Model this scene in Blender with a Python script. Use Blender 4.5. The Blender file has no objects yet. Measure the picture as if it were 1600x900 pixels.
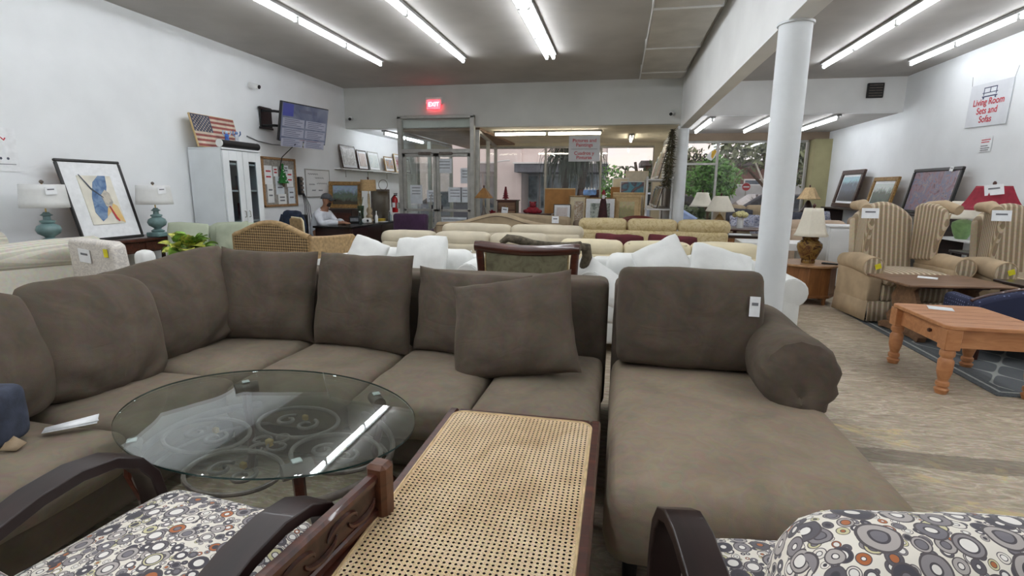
import bpy, math, random
from mathutils import Vector, Matrix, noise, Euler
random.seed(7)
S = bpy.context.scene
COL = S.collection
R = math.radians
PI = math.pi

# ---------------------------------------------------------------- camera, sky, exposure
FPX = 808.0
EYE = 1.40
pitch = math.atan(155 / FPX)
yaw = math.atan(166 * math.cos(pitch) / FPX)
roll = -0.0085
f0 = Vector((-math.sin(yaw), math.cos(yaw), 0)); r0 = Vector((math.cos(yaw), math.sin(yaw), 0)); u0 = Vector((0, 0, 1))
fw = math.cos(pitch) * f0 - math.sin(pitch) * u0
up = math.cos(pitch) * u0 + math.sin(pitch) * f0
rt = math.cos(roll) * r0 - math.sin(roll) * up
up = math.cos(roll) * up + math.sin(roll) * r0
cd = bpy.data.cameras.new('camera'); cam = bpy.data.objects.new('camera', cd); COL.objects.link(cam)
cd.sensor_width = 36; cd.lens = 36 * FPX / 1600; cd.clip_start = 0.02; cd.clip_end = 400
m = Matrix.Identity(4)
for i in range(3):
    m[i][0] = rt[i]; m[i][1] = up[i]; m[i][2] = -fw[i]
m[0][3], m[1][3], m[2][3] = 0, 0, EYE
cam.matrix_world = m
S.camera = cam
vs = S.view_settings
vs.view_transform = 'Standard'; vs.look = 'None'; vs.gamma = 1; vs.use_curve_mapping = False
vs.exposure = 0.36
TUBE_POWER = 17.0
SKY_POWER = 1.0

w = bpy.data.worlds.new('dusk_sky'); S.world = w; w.use_nodes = True
nt = w.node_tree; nt.nodes.clear()
out = nt.nodes.new('ShaderNodeOutputWorld'); bg = nt.nodes.new('ShaderNodeBackground')
tc = nt.nodes.new('ShaderNodeTexCoord'); nz = nt.nodes.new('ShaderNodeTexNoise'); cr = nt.nodes.new('ShaderNodeValToRGB')
mp = nt.nodes.new('ShaderNodeMapping'); mp.inputs['Scale'].default_value = (1, 1, 2.5)
nz.inputs['Scale'].default_value = 5; nz.inputs['Detail'].default_value = 5
cr.color_ramp.elements[0].position = .38; cr.color_ramp.elements[0].color = (.80, .78, .86, 1)
cr.color_ramp.elements[1].position = .62; cr.color_ramp.elements[1].color = (1.0, .80, .74, 1)
nt.links.new(tc.outputs['Generated'], mp.inputs[0]); nt.links.new(mp.outputs[0], nz.inputs['Vector'])
nt.links.new(nz.outputs['Fac'], cr.inputs[0]); nt.links.new(cr.outputs[0], bg.inputs[0]); nt.links.new(bg.outputs[0], out.inputs[0])
bg.inputs[1].default_value = SKY_POWER

# ---------------------------------------------------------------- materials
def lin(c):
    return tuple(((v / 255) / 12.92 if v / 255 <= .04045 else ((v / 255 + .055) / 1.055) ** 2.4) for v in c[:3]) + (1,)

class N:
    """small node-graph helper around one material"""
    def __init__(s, name):
        s.m = bpy.data.materials.new(name); s.m.use_nodes = True
        s.t = s.m.node_tree; s.t.nodes.clear()
        s.o = s.n('OutputMaterial'); s.b = s.n('BsdfPrincipled'); s.l(s.b, 0, s.o, 0)
    def n(s, k, **kw):
        x = s.t.nodes.new('ShaderNode' + k)
        for a, b in kw.items(): setattr(x, a, b)
        return x
    def l(s, a, ao, b, bi): s.t.links.new(a.outputs[ao], b.inputs[bi])
    def co(s, kind='Object', scale=(1, 1, 1), rot=(0, 0, 0)):
        t = s.n('TexCoord'); mp = s.n('Mapping'); mp.inputs['Scale'].default_value = scale; mp.inputs['Rotation'].default_value = rot
        s.l(t, kind, mp, 0); return mp
    def noise(s, v, scale, detail=3, dist=0, rough=.5):
        x = s.n('TexNoise'); x.inputs['Scale'].default_value = scale; x.inputs['Detail'].default_value = detail
        x.inputs['Distortion'].default_value = dist; x.inputs['Roughness'].default_value = rough; s.l(v, 0, x, 'Vector'); return x
    def ramp(s, src, so, stops, interp='LINEAR'):
        x = s.n('ValToRGB'); e = x.color_ramp.elements; x.color_ramp.interpolation = interp
        while len(e) < len(stops): e.new(.5)
        for i, (p, c) in enumerate(stops):
            e[i].position = p; e[i].color = lin(c) if max(c[:3]) > 1.001 else tuple(c[:3]) + (1,)
        s.l(src, so, x, 0); return x
    def math(s, op, a=None, b=None, c=None):
        x = s.n('Math', operation=op)
        for i, v in enumerate((a, b, c)):
            if v is None: continue
            if isinstance(v, (int, float)): x.inputs[i].default_value = v
            elif isinstance(v, tuple): s.l(v[0], v[1], x, i)
            else: s.l(v, 0, x, i)
        return x
    def mix(s, fac, a, b, mode='MIX'):
        x = s.n('MixRGB', blend_type=mode)
        for i, v in enumerate((fac, a, b)):
            if isinstance(v, (int, float)): x.inputs[i].default_value = v
            elif isinstance(v, tuple) and len(v) > 2: x.inputs[i].default_value = lin(v) if max(v) > 1.001 else tuple(v[:3]) + (1,)
            elif isinstance(v, tuple): s.l(v[0], v[1], x, i)
            else: s.l(v, 0, x, i)
        return x
    def set(s, **kw):
        for k, v in kw.items(): s.b.inputs[k.replace('_', ' ')].default_value = v
        return s
    def bump(s, src, so, strength=.3, dist=.01):
        x = s.n('Bump'); x.inputs['Strength'].default_value = strength; x.inputs['Distance'].default_value = dist
        s.l(src, so, x, 'Height'); s.l(x, 0, s.b, 'Normal'); return x

def mat(name, col, rough=.6, var=.10, scale=5, bump=0, bscale=60, metal=0, sheen=0, coat=0, spec=.5):
    g = N(name); v = g.co()
    n = g.noise(v, scale)
    a = [max(0, x * (1 - var * 1.6)) for x in col]; b = [min(255, x * (1 + var)) for x in col]
    r = g.ramp(n, 'Fac', [(.3, a), (.7, b)])
    g.l(r, 0, g.b, 'Base Color')
    g.set(Roughness=rough, Metallic=metal, Sheen_Weight=sheen, Coat_Weight=coat, Specular_IOR_Level=spec)
    if bump:
        n2 = g.noise(v, bscale, 4); g.bump(n2, 'Fac', bump, .004)
    return g.m

def wood(name, c1, c2, rough=.4, scale=3, stretch=(1, 8, 8), coat=0):
    g = N(name); v = g.co(scale=stretch)
    n = g.noise(v, scale, 6, 1.2); r = g.ramp(n, 'Fac', [(.3, c1), (.55, [(x + y) / 2 for x, y in zip(c1, c2)]), (.75, c2)])
    g.l(r, 0, g.b, 'Base Color'); g.set(Roughness=rough, Coat_Weight=coat); g.bump(n, 'Fac', .08, .003)
    return g.m

def stripes(name, c1, c2, per_m, axis=0, rough=.8, c3=None):
    g = N(name); v = g.co(); sp = g.n('SeparateXYZ'); g.l(v, 0, sp, 0)
    a = g.math('SINE', g.math('MULTIPLY', (sp, axis), per_m * 2 * PI)); n = g.noise(v, 40, 4)
    r = g.ramp(g.math('MULTIPLY_ADD', a, .5, .5), 0, [(.30, c1), (.42, c2), (.8, c2), (.92, c3 or c2)])
    x = g.mix(.25, r, (n, 'Color'), 'OVERLAY'); g.l(x, 0, g.b, 'Base Color'); g.set(Roughness=rough, Sheen_Weight=.1)
    g.bump(n, 'Fac', .15, .003); return g.m

def emit(name, col, strength):
    g = N(name); g.set(Emission_Strength=strength, Roughness=.5); g.b.inputs['Base Color'].default_value = (.8, .8, .8, 1)
    g.b.inputs['Emission Color'].default_value = lin(col); return g.m

def fresnel_mix(g, tint, rough, f0, boost):
    """clear sheet: transparent straight through, mirror share rising towards grazing angles"""
    t = g.n('BsdfTransparent'); t.inputs[0].default_value = tint
    gl = g.n('BsdfGlossy'); gl.inputs['Roughness'].default_value = rough; gl.inputs[0].default_value = (1, 1, 1, 1)
    lw = g.n('LayerWeight'); lw.inputs[0].default_value = .5
    k = g.math('MULTIPLY_ADD', g.math('POWER', (lw, 'Facing'), 4.2), (1 - f0) * boost, f0)
    mx = g.n('MixShader'); g.l(k, 0, mx, 0); g.l(t, 0, mx, 1); g.l(gl, 0, mx, 2); g.l(mx, 0, g.o, 0)
    return g.m

def glassmat(name, tint=(250, 253, 252), f0=.03, rough=0.0, boost=.9):
    return fresnel_mix(N(name), lin(tint), rough, f0, boost)

def art(name, stops, scale=4, dist=1.5, stretch=(1, 1, 1), rough=.35, detail=4):
    g = N(name); v = g.co(scale=stretch); n = g.noise(v, scale, detail, dist)
    k = len(stops); r = g.ramp(n, 'Fac', [(.28 + .44 * i / (k - 1), c) for i, c in enumerate(stops)])
    g.l(r, 0, g.b, 'Base Color'); g.set(Roughness=rough); return g.m

def landscape(name, sky, mid, low, h0, h1, rough=.3):
    """painted view: sky over middle ground over foreground, object z from the picture's centre"""
    g = N(name); v = g.co(); sp = g.n('SeparateXYZ'); g.l(v, 0, sp, 0); n = g.noise(v, 9, 5, 1)
    z = g.math('ADD', (sp, 2), g.math('MULTIPLY', g.math('SUBTRACT', n, .5), .22))
    r = g.ramp(g.math('MULTIPLY_ADD', z, 1, .5), 0, [(h0 - .04, low), (h0 + .04, mid), (h1 - .03, mid), (h1 + .05, sky)])
    n2 = g.noise(v, 25, 4); x = g.mix(.35, r, (n2, 'Color'), 'OVERLAY'); g.l(x, 0, g.b, 'Base Color'); g.set(Roughness=rough); return g.m

def ring_fabric(name, scale, base=(232, 226, 214)):
    """off-white cotton printed with ringed discs in greys, rust and pale yellow (flat print)"""
    g = N(name); v = g.co('UV'); col = None
    def layer(sc, under, off):
        a = g.n('TexVoronoi', voronoi_dimensions='2D', feature='F1'); b = g.n('TexVoronoi', voronoi_dimensions='2D', feature='N_SPHERE_RADIUS')
        mp = g.n('Mapping'); mp.inputs['Location'].default_value = (off, off * 1.7, 0); g.l(v, 0, mp, 0)
        for q in (a, b):
            q.inputs['Scale'].default_value = sc; q.inputs['Randomness'].default_value = .75; g.l(mp, 0, q, 'Vector')
        t = g.math('DIVIDE', (a, 'Distance'), (b, 'Radius'))
        sp = g.n('SeparateColor'); g.l(a, 'Color', sp, 0)
        pal = g.ramp(sp, 0, [(0, (96, 92, 98)), (.2, (140, 134, 136)), (.38, (176, 168, 164)), (.55, (74, 72, 80)), (.68, (226, 220, 210)), (.80, (206, 200, 158)), (.88, (176, 104, 62)), (.93, (120, 116, 122))], 'CONSTANT')
        pal2 = g.ramp(sp, 1, [(0, (236, 232, 226)), (.3, (120, 116, 122)), (.5, (230, 226, 220)), (.7, (70, 68, 74)), (.85, (232, 228, 222)), (.94, (178, 108, 66))], 'CONSTANT')
        rin = g.math('MULTIPLY_ADD', (sp, 2), .35, .3)
        c = g.mix(g.math('LESS_THAN', t, rin), pal, pal2)
        edge = g.math('MULTIPLY', g.math('GREATER_THAN', t, .84), g.math('LESS_THAN', t, .97))
        c = g.mix(edge, c, (88, 82, 84))
        e2 = g.math('LESS_THAN', g.math('ABSOLUTE', g.math('SUBTRACT', t, rin)), .06)
        c = g.mix(e2, c, (78, 74, 78))
        return g.mix(g.math('LESS_THAN', t, .97), under, c)
    c = layer(scale * 2.9, base, 3.1)
    c = layer(scale * 1.65, c, 7.7)
    c = layer(scale, c, 0)
    g.l(c, 0, g.b, 'Base Color'); g.set(Roughness=.85, Sheen_Weight=.1)
    n = g.noise(v, 700, 2); g.bump(n, 'Fac', .15, .001)
    return g.m

def lattice(name, c1, c2, per_m):
    g = N(name); v = g.co(); sp = g.n('SeparateXYZ'); g.l(v, 0, sp, 0)
    k = 2 * PI * per_m
    a = g.math('COSINE', g.math('MULTIPLY', (sp, 0), k)); b = g.math('COSINE', g.math('MULTIPLY', (sp, 1), k * .72))
    d = g.math('ABSOLUTE', g.math('ADD', a, b)); n = g.noise(v, 90, 4)
    r = g.ramp(d, 0, [(.09, c2), (.17, c1)]); x = g.mix(.3, r, (n, 'Color'), 'OVERLAY')
    g.l(x, 0, g.b, 'Base Color'); g.set(Roughness=.95); g.bump(n, 'Fac', .4, .006); return g.m

def suede(name, col, var=.22):
    g = N(name); v = g.co(); n = g.noise(v, 3.2, 5, 1.0); n2 = g.noise(v, 300, 2); n3 = g.noise(v, 14, 3, 2)
    r = g.ramp(n, 'Fac', [(.32, [x * (1 - var * .6) for x in col]), (.5, col), (.68, [x * (1 + var * .55) for x in col])])
    x = g.mix(.22, r, (n3, 'Color'), 'OVERLAY')
    g.l(x, 0, g.b, 'Base Color'); g.set(Roughness=.9, Sheen_Weight=.12, Specular_IOR_Level=.2)
    g.b.inputs['Sheen Tint'].default_value = lin((190, 175, 155))
    fine = g.bump(n2, 'Fac', .25, .002)
    wr_ = g.n('Mapping'); wr_.inputs['Scale'].default_value = (1, 1, 1.9); g.l(v, 0, wr_, 0); n4 = g.noise(wr_, 4.5, 2, 1.2)
    soft = g.n('Bump'); soft.inputs['Strength'].default_value = .2; soft.inputs['Distance'].default_value = .035; g.l(n4, 'Fac', soft, 'Height'); g.l(soft, 0, fine, 'Normal')
    return g.m

# ---------------------------------------------------------------- mesh helpers
def TR(x=0, y=0, z=0, rx=0, ry=0, rz=0):
    return Matrix.Translation((x, y, z)) @ Euler((rx, ry, rz)).to_matrix().to_4x4()

class G:
    def __init__(s): s.v = []; s.f = []
    def add(s, vs, fs, M=None):
        o = len(s.v)
        s.v += [tuple(M @ Vector(p)) if M else tuple(p) for p in vs]
        s.f += [tuple(i + o for i in q) for q in fs]; return s
    def bx(s, x0, x1, y0, y1, z0, z1, b=.004, M=None):
        if b <= 0:
            vs = [(x, y, z) for x in (x0, x1) for y in (y0, y1) for z in (z0, z1)]
            return s.add(vs, [(0, 1, 3, 2), (4, 6, 7, 5), (0, 4, 5, 1), (2, 3, 7, 6), (0, 2, 6, 4), (1, 5, 7, 3)], M)
        b = min(b, (x1 - x0) * .45, (y1 - y0) * .45, (z1 - z0) * .45)
        vs = []; idx = {}
        for i, x in enumerate((x0, x1)):
            for j, y in enumerate((y0, y1)):
                for k, z in enumerate((z0, z1)):
                    dx, dy, dz = (b, -b)[i], (b, -b)[j], (b, -b)[k]
                    for a, p in enumerate(((x, y + dy, z + dz), (x + dx, y, z + dz), (x + dx, y + dy, z))):
                        idx[i, j, k, a] = len(vs); vs.append(p)
        I = idx; F = []
        def q(*a): F.append(tuple(a))
        for i in (0, 1):
            c = [I[i, 0, 0, 0], I[i, 1, 0, 0], I[i, 1, 1, 0], I[i, 0, 1, 0]]; q(*(c if i else c[::-1]))
            c = [I[0, i, 0, 1], I[1, i, 0, 1], I[1, i, 1, 1], I[0, i, 1, 1]]; q(*(c[::-1] if i else c))
            c = [I[0, 0, i, 2], I[1, 0, i, 2], I[1, 1, i, 2], I[0, 1, i, 2]]; q(*(c if i else c[::-1]))
        for a in (0, 1):
            for b_ in (0, 1):
                q(I[0, a, b_, 1], I[1, a, b_, 1], I[1, a, b_, 2], I[0, a, b_, 2])
                q(I[a, 0, b_, 0], I[a, 1, b_, 0], I[a, 1, b_, 2], I[a, 0, b_, 2])
                q(I[a, b_, 0, 0], I[a, b_, 1, 0], I[a, b_, 1, 1], I[a, b_, 0, 1])
        for i in (0, 1):
            for j in (0, 1):
                for k in (0, 1): q(I[i, j, k, 0], I[i, j, k, 1], I[i, j, k, 2])
        return s.add(vs, F, M)
    def lathe(s, prof, n=20, M=None, caps=True):
        vs = []; fs = []
        for r, z in prof:
            for k in range(n):
                a = 2 * PI * k / n; vs.append((r * math.cos(a), r * math.sin(a), z))
        for i in range(len(prof) - 1):
            for k in range(n):
                k2 = (k + 1) % n; fs.append((i * n + k, i * n + k2, (i + 1) * n + k2, (i + 1) * n + k))
        if caps:
            fs.append(tuple(range(n))[::-1]); fs.append(tuple((len(prof) - 1) * n + k for k in range(n)))
        return s.add(vs, fs, M)
    def tube(s, pts, r, n=8, closed=False, M=None, flat=1.0):
        pts = [Vector(p) for p in pts]; L = len(pts); vs = []; fs = []
        rr = r if isinstance(r, (list, tuple)) else [r] * L
        prev = None
        for i, p in enumerate(pts):
            a = pts[(i + 1) % L] if (closed or i < L - 1) else p; b = pts[i - 1] if (closed or i > 0) else p
            t = (a - b).normalized() if (a - b).length > 1e-9 else Vector((0, 0, 1))
            if prev is None:
                ref = Vector((0, 0, 1)) if abs(t.z) < .9 else Vector((1, 0, 0)); nx = t.cross(ref).normalized()
            else:
                nx = (prev - t * prev.dot(t)); nx = nx.normalized() if nx.length > 1e-6 else t.orthogonal().normalized()
            prev = nx; ny = t.cross(nx)
            for k in range(n):
                an = 2 * PI * k / n; vs.append(p + nx * math.cos(an) * rr[i] + ny * math.sin(an) * rr[i] * flat)
        for i in range(L if closed else L - 1):
            j = (i + 1) % L
            for k in range(n):
                k2 = (k + 1) % n; fs.append((i * n + k, i * n + k2, j * n + k2, j * n + k))
        if not closed: fs += [tuple(range(n))[::-1], tuple((L - 1) * n + k for k in range(n))]
        return s.add(vs, fs, M)
    def prism(s, poly, y0, y1, M=None):
        """polygon in x,z extruded along y"""
        n = len(poly); vs = [(x, y0, z) for x, z in poly] + [(x, y1, z) for x, z in poly]
        fs = [tuple(range(n)), tuple(range(2 * n - 1, n - 1, -1))] + [(i, i + n, (i + 1) % n + n, (i + 1) % n) for i in range(n)]
        return s.add(vs, fs, M)
    def ribbon(s, path, x0, x1, th, M=None):
        """strip following path (y,z), th thick, from x0 to x1 (bent laminated wood, cloth)"""
        L = len(path); o = []; i_ = []
        for k in range(L):
            a = Vector(path[min(k + 1, L - 1)]); b = Vector(path[max(k - 1, 0)]); t = (a - b).normalized(); nn = Vector((-t.y, t.x))
            p = Vector(path[k]); o.append(p + nn * th / 2); i_.append(p - nn * th / 2)
        vs = []
        for k in range(L):
            for x in (x0, x1):
                for q in (o[k], i_[k]): vs.append((x, q.x, q.y))
        fs = []
        for k in range(L - 1):
            a = 4 * k; b = a + 4
            fs += [(a, b, b + 2, a + 2), (a + 1, a + 3, b + 3, b + 1), (a, a + 1, b + 1, b), (a + 2, b + 2, b + 3, a + 3)]
        fs += [(0, 2, 3, 1), (4 * L - 4, 4 * L - 3, 4 * L - 1, 4 * L - 2)]
        return s.add(vs, fs, M)
    def rbox(s, sx, sy, sz, r, n=6, crown=(0, 0, 0), amp=0, freq=5, seed=0, M=None):
        """soft box centred on the origin: rounded, crowned, slightly uneven"""
        h = (sx / 2, sy / 2, sz / 2); r = min(r, min(h) * .98)
        def knots(H):
            inner = H - r; ks = [-H, -H + r * .12, -H + r * .45, -inner]
            m = max(1, int(n)); ks += [-inner + 2 * inner * k / m for k in range(1, m)]
            return ks + [inner, H - r * .45, H - r * .12, H]
        K = [knots(q) for q in h]; idx = {}; vs = []; fs = []
        sd = Vector((seed * 3.7, seed * 1.3, seed * 7.1))
        def vid(p):
            key = tuple(round(c, 5) for c in p)
            if key not in idx:
                core = Vector([max(-(h[i] - r), min(h[i] - r, p[i])) for i in range(3)]); d = Vector(p) - core
                q = core + (d.normalized() * r if d.length > 1e-9 else d)
                u = [q[i] / h[i] for i in range(3)]
                for i in range(3):
                    if crown[i]:
                        j, k = (i + 1) % 3, (i + 2) % 3
                        q[i] += crown[i] * u[i] * max(0, 1 - u[j] ** 2) ** .8 * max(0, 1 - u[k] ** 2) ** .8
                if amp: q += noise.noise_vector(q * freq + sd) * amp + noise.noise_vector(q * freq * 3 + sd) * amp * .3
                idx[key] = len(vs); vs.append(tuple(q))
            return idx[key]
        for ax in range(3):
            j, k = (ax + 1) % 3, (ax + 2) % 3
            for sg in (-1, 1):
                for a in range(len(K[j]) - 1):
                    for b in range(len(K[k]) - 1):
                        c = []
                        for (aa, bb) in ((a, b), (a + 1, b), (a + 1, b + 1), (a, b + 1)):
                            p = [0, 0, 0]; p[ax] = sg * h[ax]; p[j] = K[j][aa]; p[k] = K[k][bb]; c.append(vid(p))
                        fs.append(tuple(c if sg > 0 else c[::-1]))
        return s.add(vs, fs, M)
    def pillow(s, w_, h_, t, n=18, pinch=.07, amp=.012, seed=0, sag=.15, M=None, folds=0, rnd=0):
        """knife-edge cushion in x,z with thickness along y, centred"""
        vs = []; fs = []; sd = Vector((seed * 5.3, seed * 2.9, seed)); top = {}
        for side in (-1, 1):
            for i in range(n + 1):
                for j in range(n + 1):
                    u = -math.cos(PI * i / n); v = -math.cos(PI * j / n)
                    u = u * .6 + (2 * i / n - 1) * .4; v = v * .6 + (2 * j / n - 1) * .4
                    edge = i in (0, n) or j in (0, n)
                    if side == 1 and edge: continue
                    x = w_ / 2 * u * (1 - pinch * (1 - v * v)) * math.sqrt(1 - rnd * v ** 4 / 2); z = h_ / 2 * v * (1 - pinch * (1 - u * u)) * math.sqrt(1 - rnd * u ** 4 / 2)
                    y = side * t / 2 * (max(0, (1 - u * u) * (1 - v * v))) ** .42 * (1 - sag * v)
                    p = Vector((x, y, z)); q = noise.noise_vector(p * 4 + sd) * amp + noise.noise_vector(p * 11 + sd) * amp * .45
                    if folds and not edge:
                        rr = math.hypot(u, v + 1.0); an = math.atan2(u, v + 1.001)
                        q.y += side * folds * math.sin(an * 9 + seed) * math.exp(-rr * 1.6)
                    p += q if not edge else Vector((q.x, q.y * .8, q.z))
                    top[side, i, j] = len(vs); vs.append(tuple(p))
                    if edge: top[1, i, j] = top[-1, i, j]
        for side in (-1, 1):
            for i in range(n):
                for j in range(n):
                    c = (top[side, i, j], top[side, i + 1, j], top[side, i + 1, j + 1], top[side, i, j + 1])
                    fs.append(c if side < 0 else c[::-1])
        return s.add(vs, fs, M)
    def grid(s, fn, nu, nv, M=None, closed_u=False):
        vs = [fn(i / nu, j / nv) for i in range(nu + 1) for j in range(nv + 1)]; W = nv + 1
        return s.add(vs, [(i * W + j, (i + 1) * W + j, (i + 1) * W + j + 1, i * W + j + 1) for i in range(nu) for j in range(nv)], M)
    def ball(s, c, r, n=10, M=None):
        rr = r if isinstance(r, tuple) else (r, r, r); prof = [(math.sin(PI * i / n), -math.cos(PI * i / n)) for i in range(n + 1)]
        prof[0] = (.02, -1); prof[-1] = (.02, 1)
        MM = Matrix.Translation(c) @ Matrix.Diagonal((rr[0], rr[1], rr[2], 1))
        return s.lathe(prof, n + 2, (M @ MM) if M else MM)
    def obj(s, name, m, parent=None, loc=(0, 0, 0), rot=(0, 0, 0), smooth=42, bevel=0, uv=False, solid=0, sub=0):
        me = bpy.data.meshes.new(name); me.from_pydata(s.v, [], s.f); me.update()
        if smooth:
            for p in me.polygons: p.use_smooth = True
            me.set_sharp_from_angle(angle=R(smooth))
        if uv:
            L = me.uv_layers.new(name='uv')
            for p in me.polygons:
                nn = p.normal; ax = max(range(3), key=lambda a: abs(nn[a]) * ((1, 1, 1.3)[a]))
                for li in p.loop_indices:
                    q = me.vertices[me.loops[li].vertex_index].co
                    L.data[li].uv = ((q.y, q.z), (q.x, q.z), (q.x, q.y))[ax]
        if isinstance(m, (list, tuple)):
            for x in m: me.materials.append(x)
        else: me.materials.append(m)
        o = bpy.data.objects.new(name, me); COL.objects.link(o); o.parent = parent; o.location = loc; o.rotation_euler = rot
        if bevel:
            b = o.modifiers.new('bevel', 'BEVEL'); b.width = bevel; b.segments = 3; b.limit_method = 'ANGLE'; b.angle_limit = R(35)
        if solid:
            b = o.modifiers.new('solid', 'SOLIDIFY'); b.thickness = solid
        if sub:
            b = o.modifiers.new('sub', 'SUBSURF'); b.levels = sub; b.render_levels = sub
        return o

def tag(o, label, cat, group=None):
    o['label'] = label; o['category'] = cat
    if group: o['group'] = group
    return o

def T(name, label, cat, loc=(0, 0, 0), rz=0, group=None, rx=0):
    o = bpy.data.objects.new(name, None); COL.objects.link(o); o.empty_display_size = .1
    o.location = loc; o.rotation_euler = (rx, 0, rz); return tag(o, label, cat, group)

def struct(o):
    o['kind'] = 'structure'; return o

def kids(o): return [c for c in COL.objects if c.parent is o]

def dup(o, loc, rz, label, group=None):
    c = o.copy(); COL.objects.link(c); c.location = loc; c.rotation_euler = (0, 0, rz); c['label'] = label
    if group: c['group'] = group
    for ch in kids(o):
        d = ch.copy(); COL.objects.link(d); d.parent = c
        for gch in kids(ch):
            e = gch.copy(); COL.objects.link(e); e.parent = d
    return c

def box(name, m, parent, x0, x1, y0, y1, z0, z1, b=.004, **k):
    return G().bx(x0, x1, y0, y1, z0, z1, b).obj(name, m, parent, **k)

def text(name, body, size, m, parent, loc, rot, align='CENTER', shear=0, bold=0.0, sx=1):
    c = bpy.data.curves.new(name, 'FONT'); c.body = body; c.size = size; c.align_x = align; c.align_y = 'CENTER'; c.shear = shear
    c.offset = bold; c.extrude = .0006; c.materials.append(m)
    q = bpy.data.objects.new(name, c); COL.objects.link(q)
    me = bpy.data.meshes.new_from_object(q.evaluated_get(bpy.context.evaluated_depsgraph_get()))
    bpy.data.objects.remove(q); me.transform(Matrix.Diagonal((sx, 1, 1, 1)))
    o = bpy.data.objects.new(name, me); COL.objects.link(o); o.parent = parent; o.location = loc; o.rotation_euler = rot
    return o

def tagpaper(parent, loc, rot, w_=.06, h_=.09, m=None, name='price_tag'):
    """small card with a line of print"""
    o = box(name, m or M_PAPER, parent, -w_ / 2, w_ / 2, -.001, .001, -h_ / 2, h_ / 2, .0003, loc=loc, rot=rot)
    if not m: box('print_line', M_INK, o, -w_ * .3, w_ * .3, -.0022, -.0008, h_ * .05, h_ * .2, .0001)
    return o

# ---------------------------------------------------------------- shared materials
M_WALL = mat('white_paint', (236, 239, 241), .75, .012, 2, .04, 60)
M_CEIL = mat('grey_ceiling_paint', (184, 181, 177), .9, .03, 1.5)
M_SOFF = mat('soffit_paint', (236, 237, 236), .8, .015, 2)
M_BEIGE = mat('beige_paint', (208, 201, 180), .8, .02, 2)
M_ALU = mat('aluminium_frame', (176, 175, 170), .4, .05, 8, metal=.25)
M_WHITE = mat('white_enamel', (228, 229, 228), .4, .02, 3)
M_HOUSING = mat('fixture_enamel', (150, 150, 148), .5, .05, 3)
M_TUBE = emit('lit_tube', (246, 250, 255), TUBE_POWER)
M_TUBEW = emit('lit_warm_tube', (255, 246, 226), TUBE_POWER)
M_GLASS = glassmat('window_glass')
M_PAPER = mat('white_paper', (236, 238, 240), .8, .02, 20)
M_INK = mat('grey_ink', (120, 122, 128), .8, .1, 20)
M_RED = mat('red_ink', (196, 52, 66), .7, .05, 20)
M_YEL = mat('yellow_sticker', (226, 214, 40), .7, .05, 20)
M_BLACK = mat('black_plastic', (22, 22, 24), .45, .1, 10)
M_DARKW = wood('espresso_wood', (34, 22, 20), (62, 40, 34), .3, 3, coat=.3)
M_MAHOG = wood('mahogany', (52, 24, 18), (96, 48, 32), .3, 3, coat=.4)
M_PINE = wood('honey_pine', (172, 114, 72), (202, 146, 102), .4, 2.5, (2, 8, 8))
M_OAK = wood('mid_oak', (116, 74, 42), (158, 106, 62), .4, 3, (8, 8, 1))
M_WALNUT = wood('worn_walnut', (100, 72, 52), (142, 108, 80), .45, 3, (1, 6, 6))
M_GILT = wood('antique_gilt', (112, 82, 40), (176, 138, 78), .4, 6, (3, 3, 3))
M_PALE = wood('pale_wood', (190, 160, 112), (214, 188, 140), .5, 4, (3, 3, 3))
M_CARD = mat('cardboard', (168, 122, 72), .85, .06, 6)
M_SUEDE = suede('brown_suede', (90, 80, 70))  # darker copy: shade on the upright cushions is put into the colour
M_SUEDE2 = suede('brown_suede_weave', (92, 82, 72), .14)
M_SUEDE3 = suede('brown_suede_lit_seat', (119, 108, 94), .14)  # lighter copy: light on the level seats is painted into the colour
M_SUEDE4 = suede('brown_chaise_weave_lit', (137, 123, 106), .12)  # lighter chaise pile, with the light from above also painted in
M_CREAM = mat('cream_twill', (196, 186, 164), .85, .05, 4, .2, 200, sheen=.1)
M_IVORY = mat('ivory_cotton', (222, 210, 178), .85, .04, 4, .2, 150, sheen=.1)
M_WCOT = mat('white_cotton', (226, 227, 224), .85, .025, 5, .2, 60, sheen=.1)
M_TAUPE = mat('taupe_linen', (160, 142, 116), .85, .06, 5, .2, 200)
M_BROWNL = mat('brown_leatherette', (112, 96, 78), .55, .08, 5)
M_PINKB = mat('pinkish_beige_chenille', (186, 164, 142), .85, .05, 5, .2, 200)
M_SAGE = mat('sage_cotton', (172, 180, 158), .85, .05, 5, .2, 150)
M_IRON = mat('wrought_iron', (104, 94, 86), .45, .15, 20, .2, 80)
M_BRASS = mat('brass', (196, 166, 92), .3, .08, 10, metal=.9)
M_SHADE = mat('linen_shade', (228, 222, 206), .8, .01, 30, .1, 300)
M_SHADEG = mat('pale_grey_shade', (222, 223, 221), .8, .008, 30, .1, 300)
M_LEAF = mat('leaf_green', (92, 140, 60), .5, .35, 9)
M_LEAFD = mat('dark_leaf', (78, 94, 66), .6, .35, 4)
M_LEAFO = mat('olive_leaf', (124, 134, 100), .6, .3, 3)
M_BARK = mat('bark', (92, 78, 64), .9, .2, 12, .4, 40)

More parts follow.
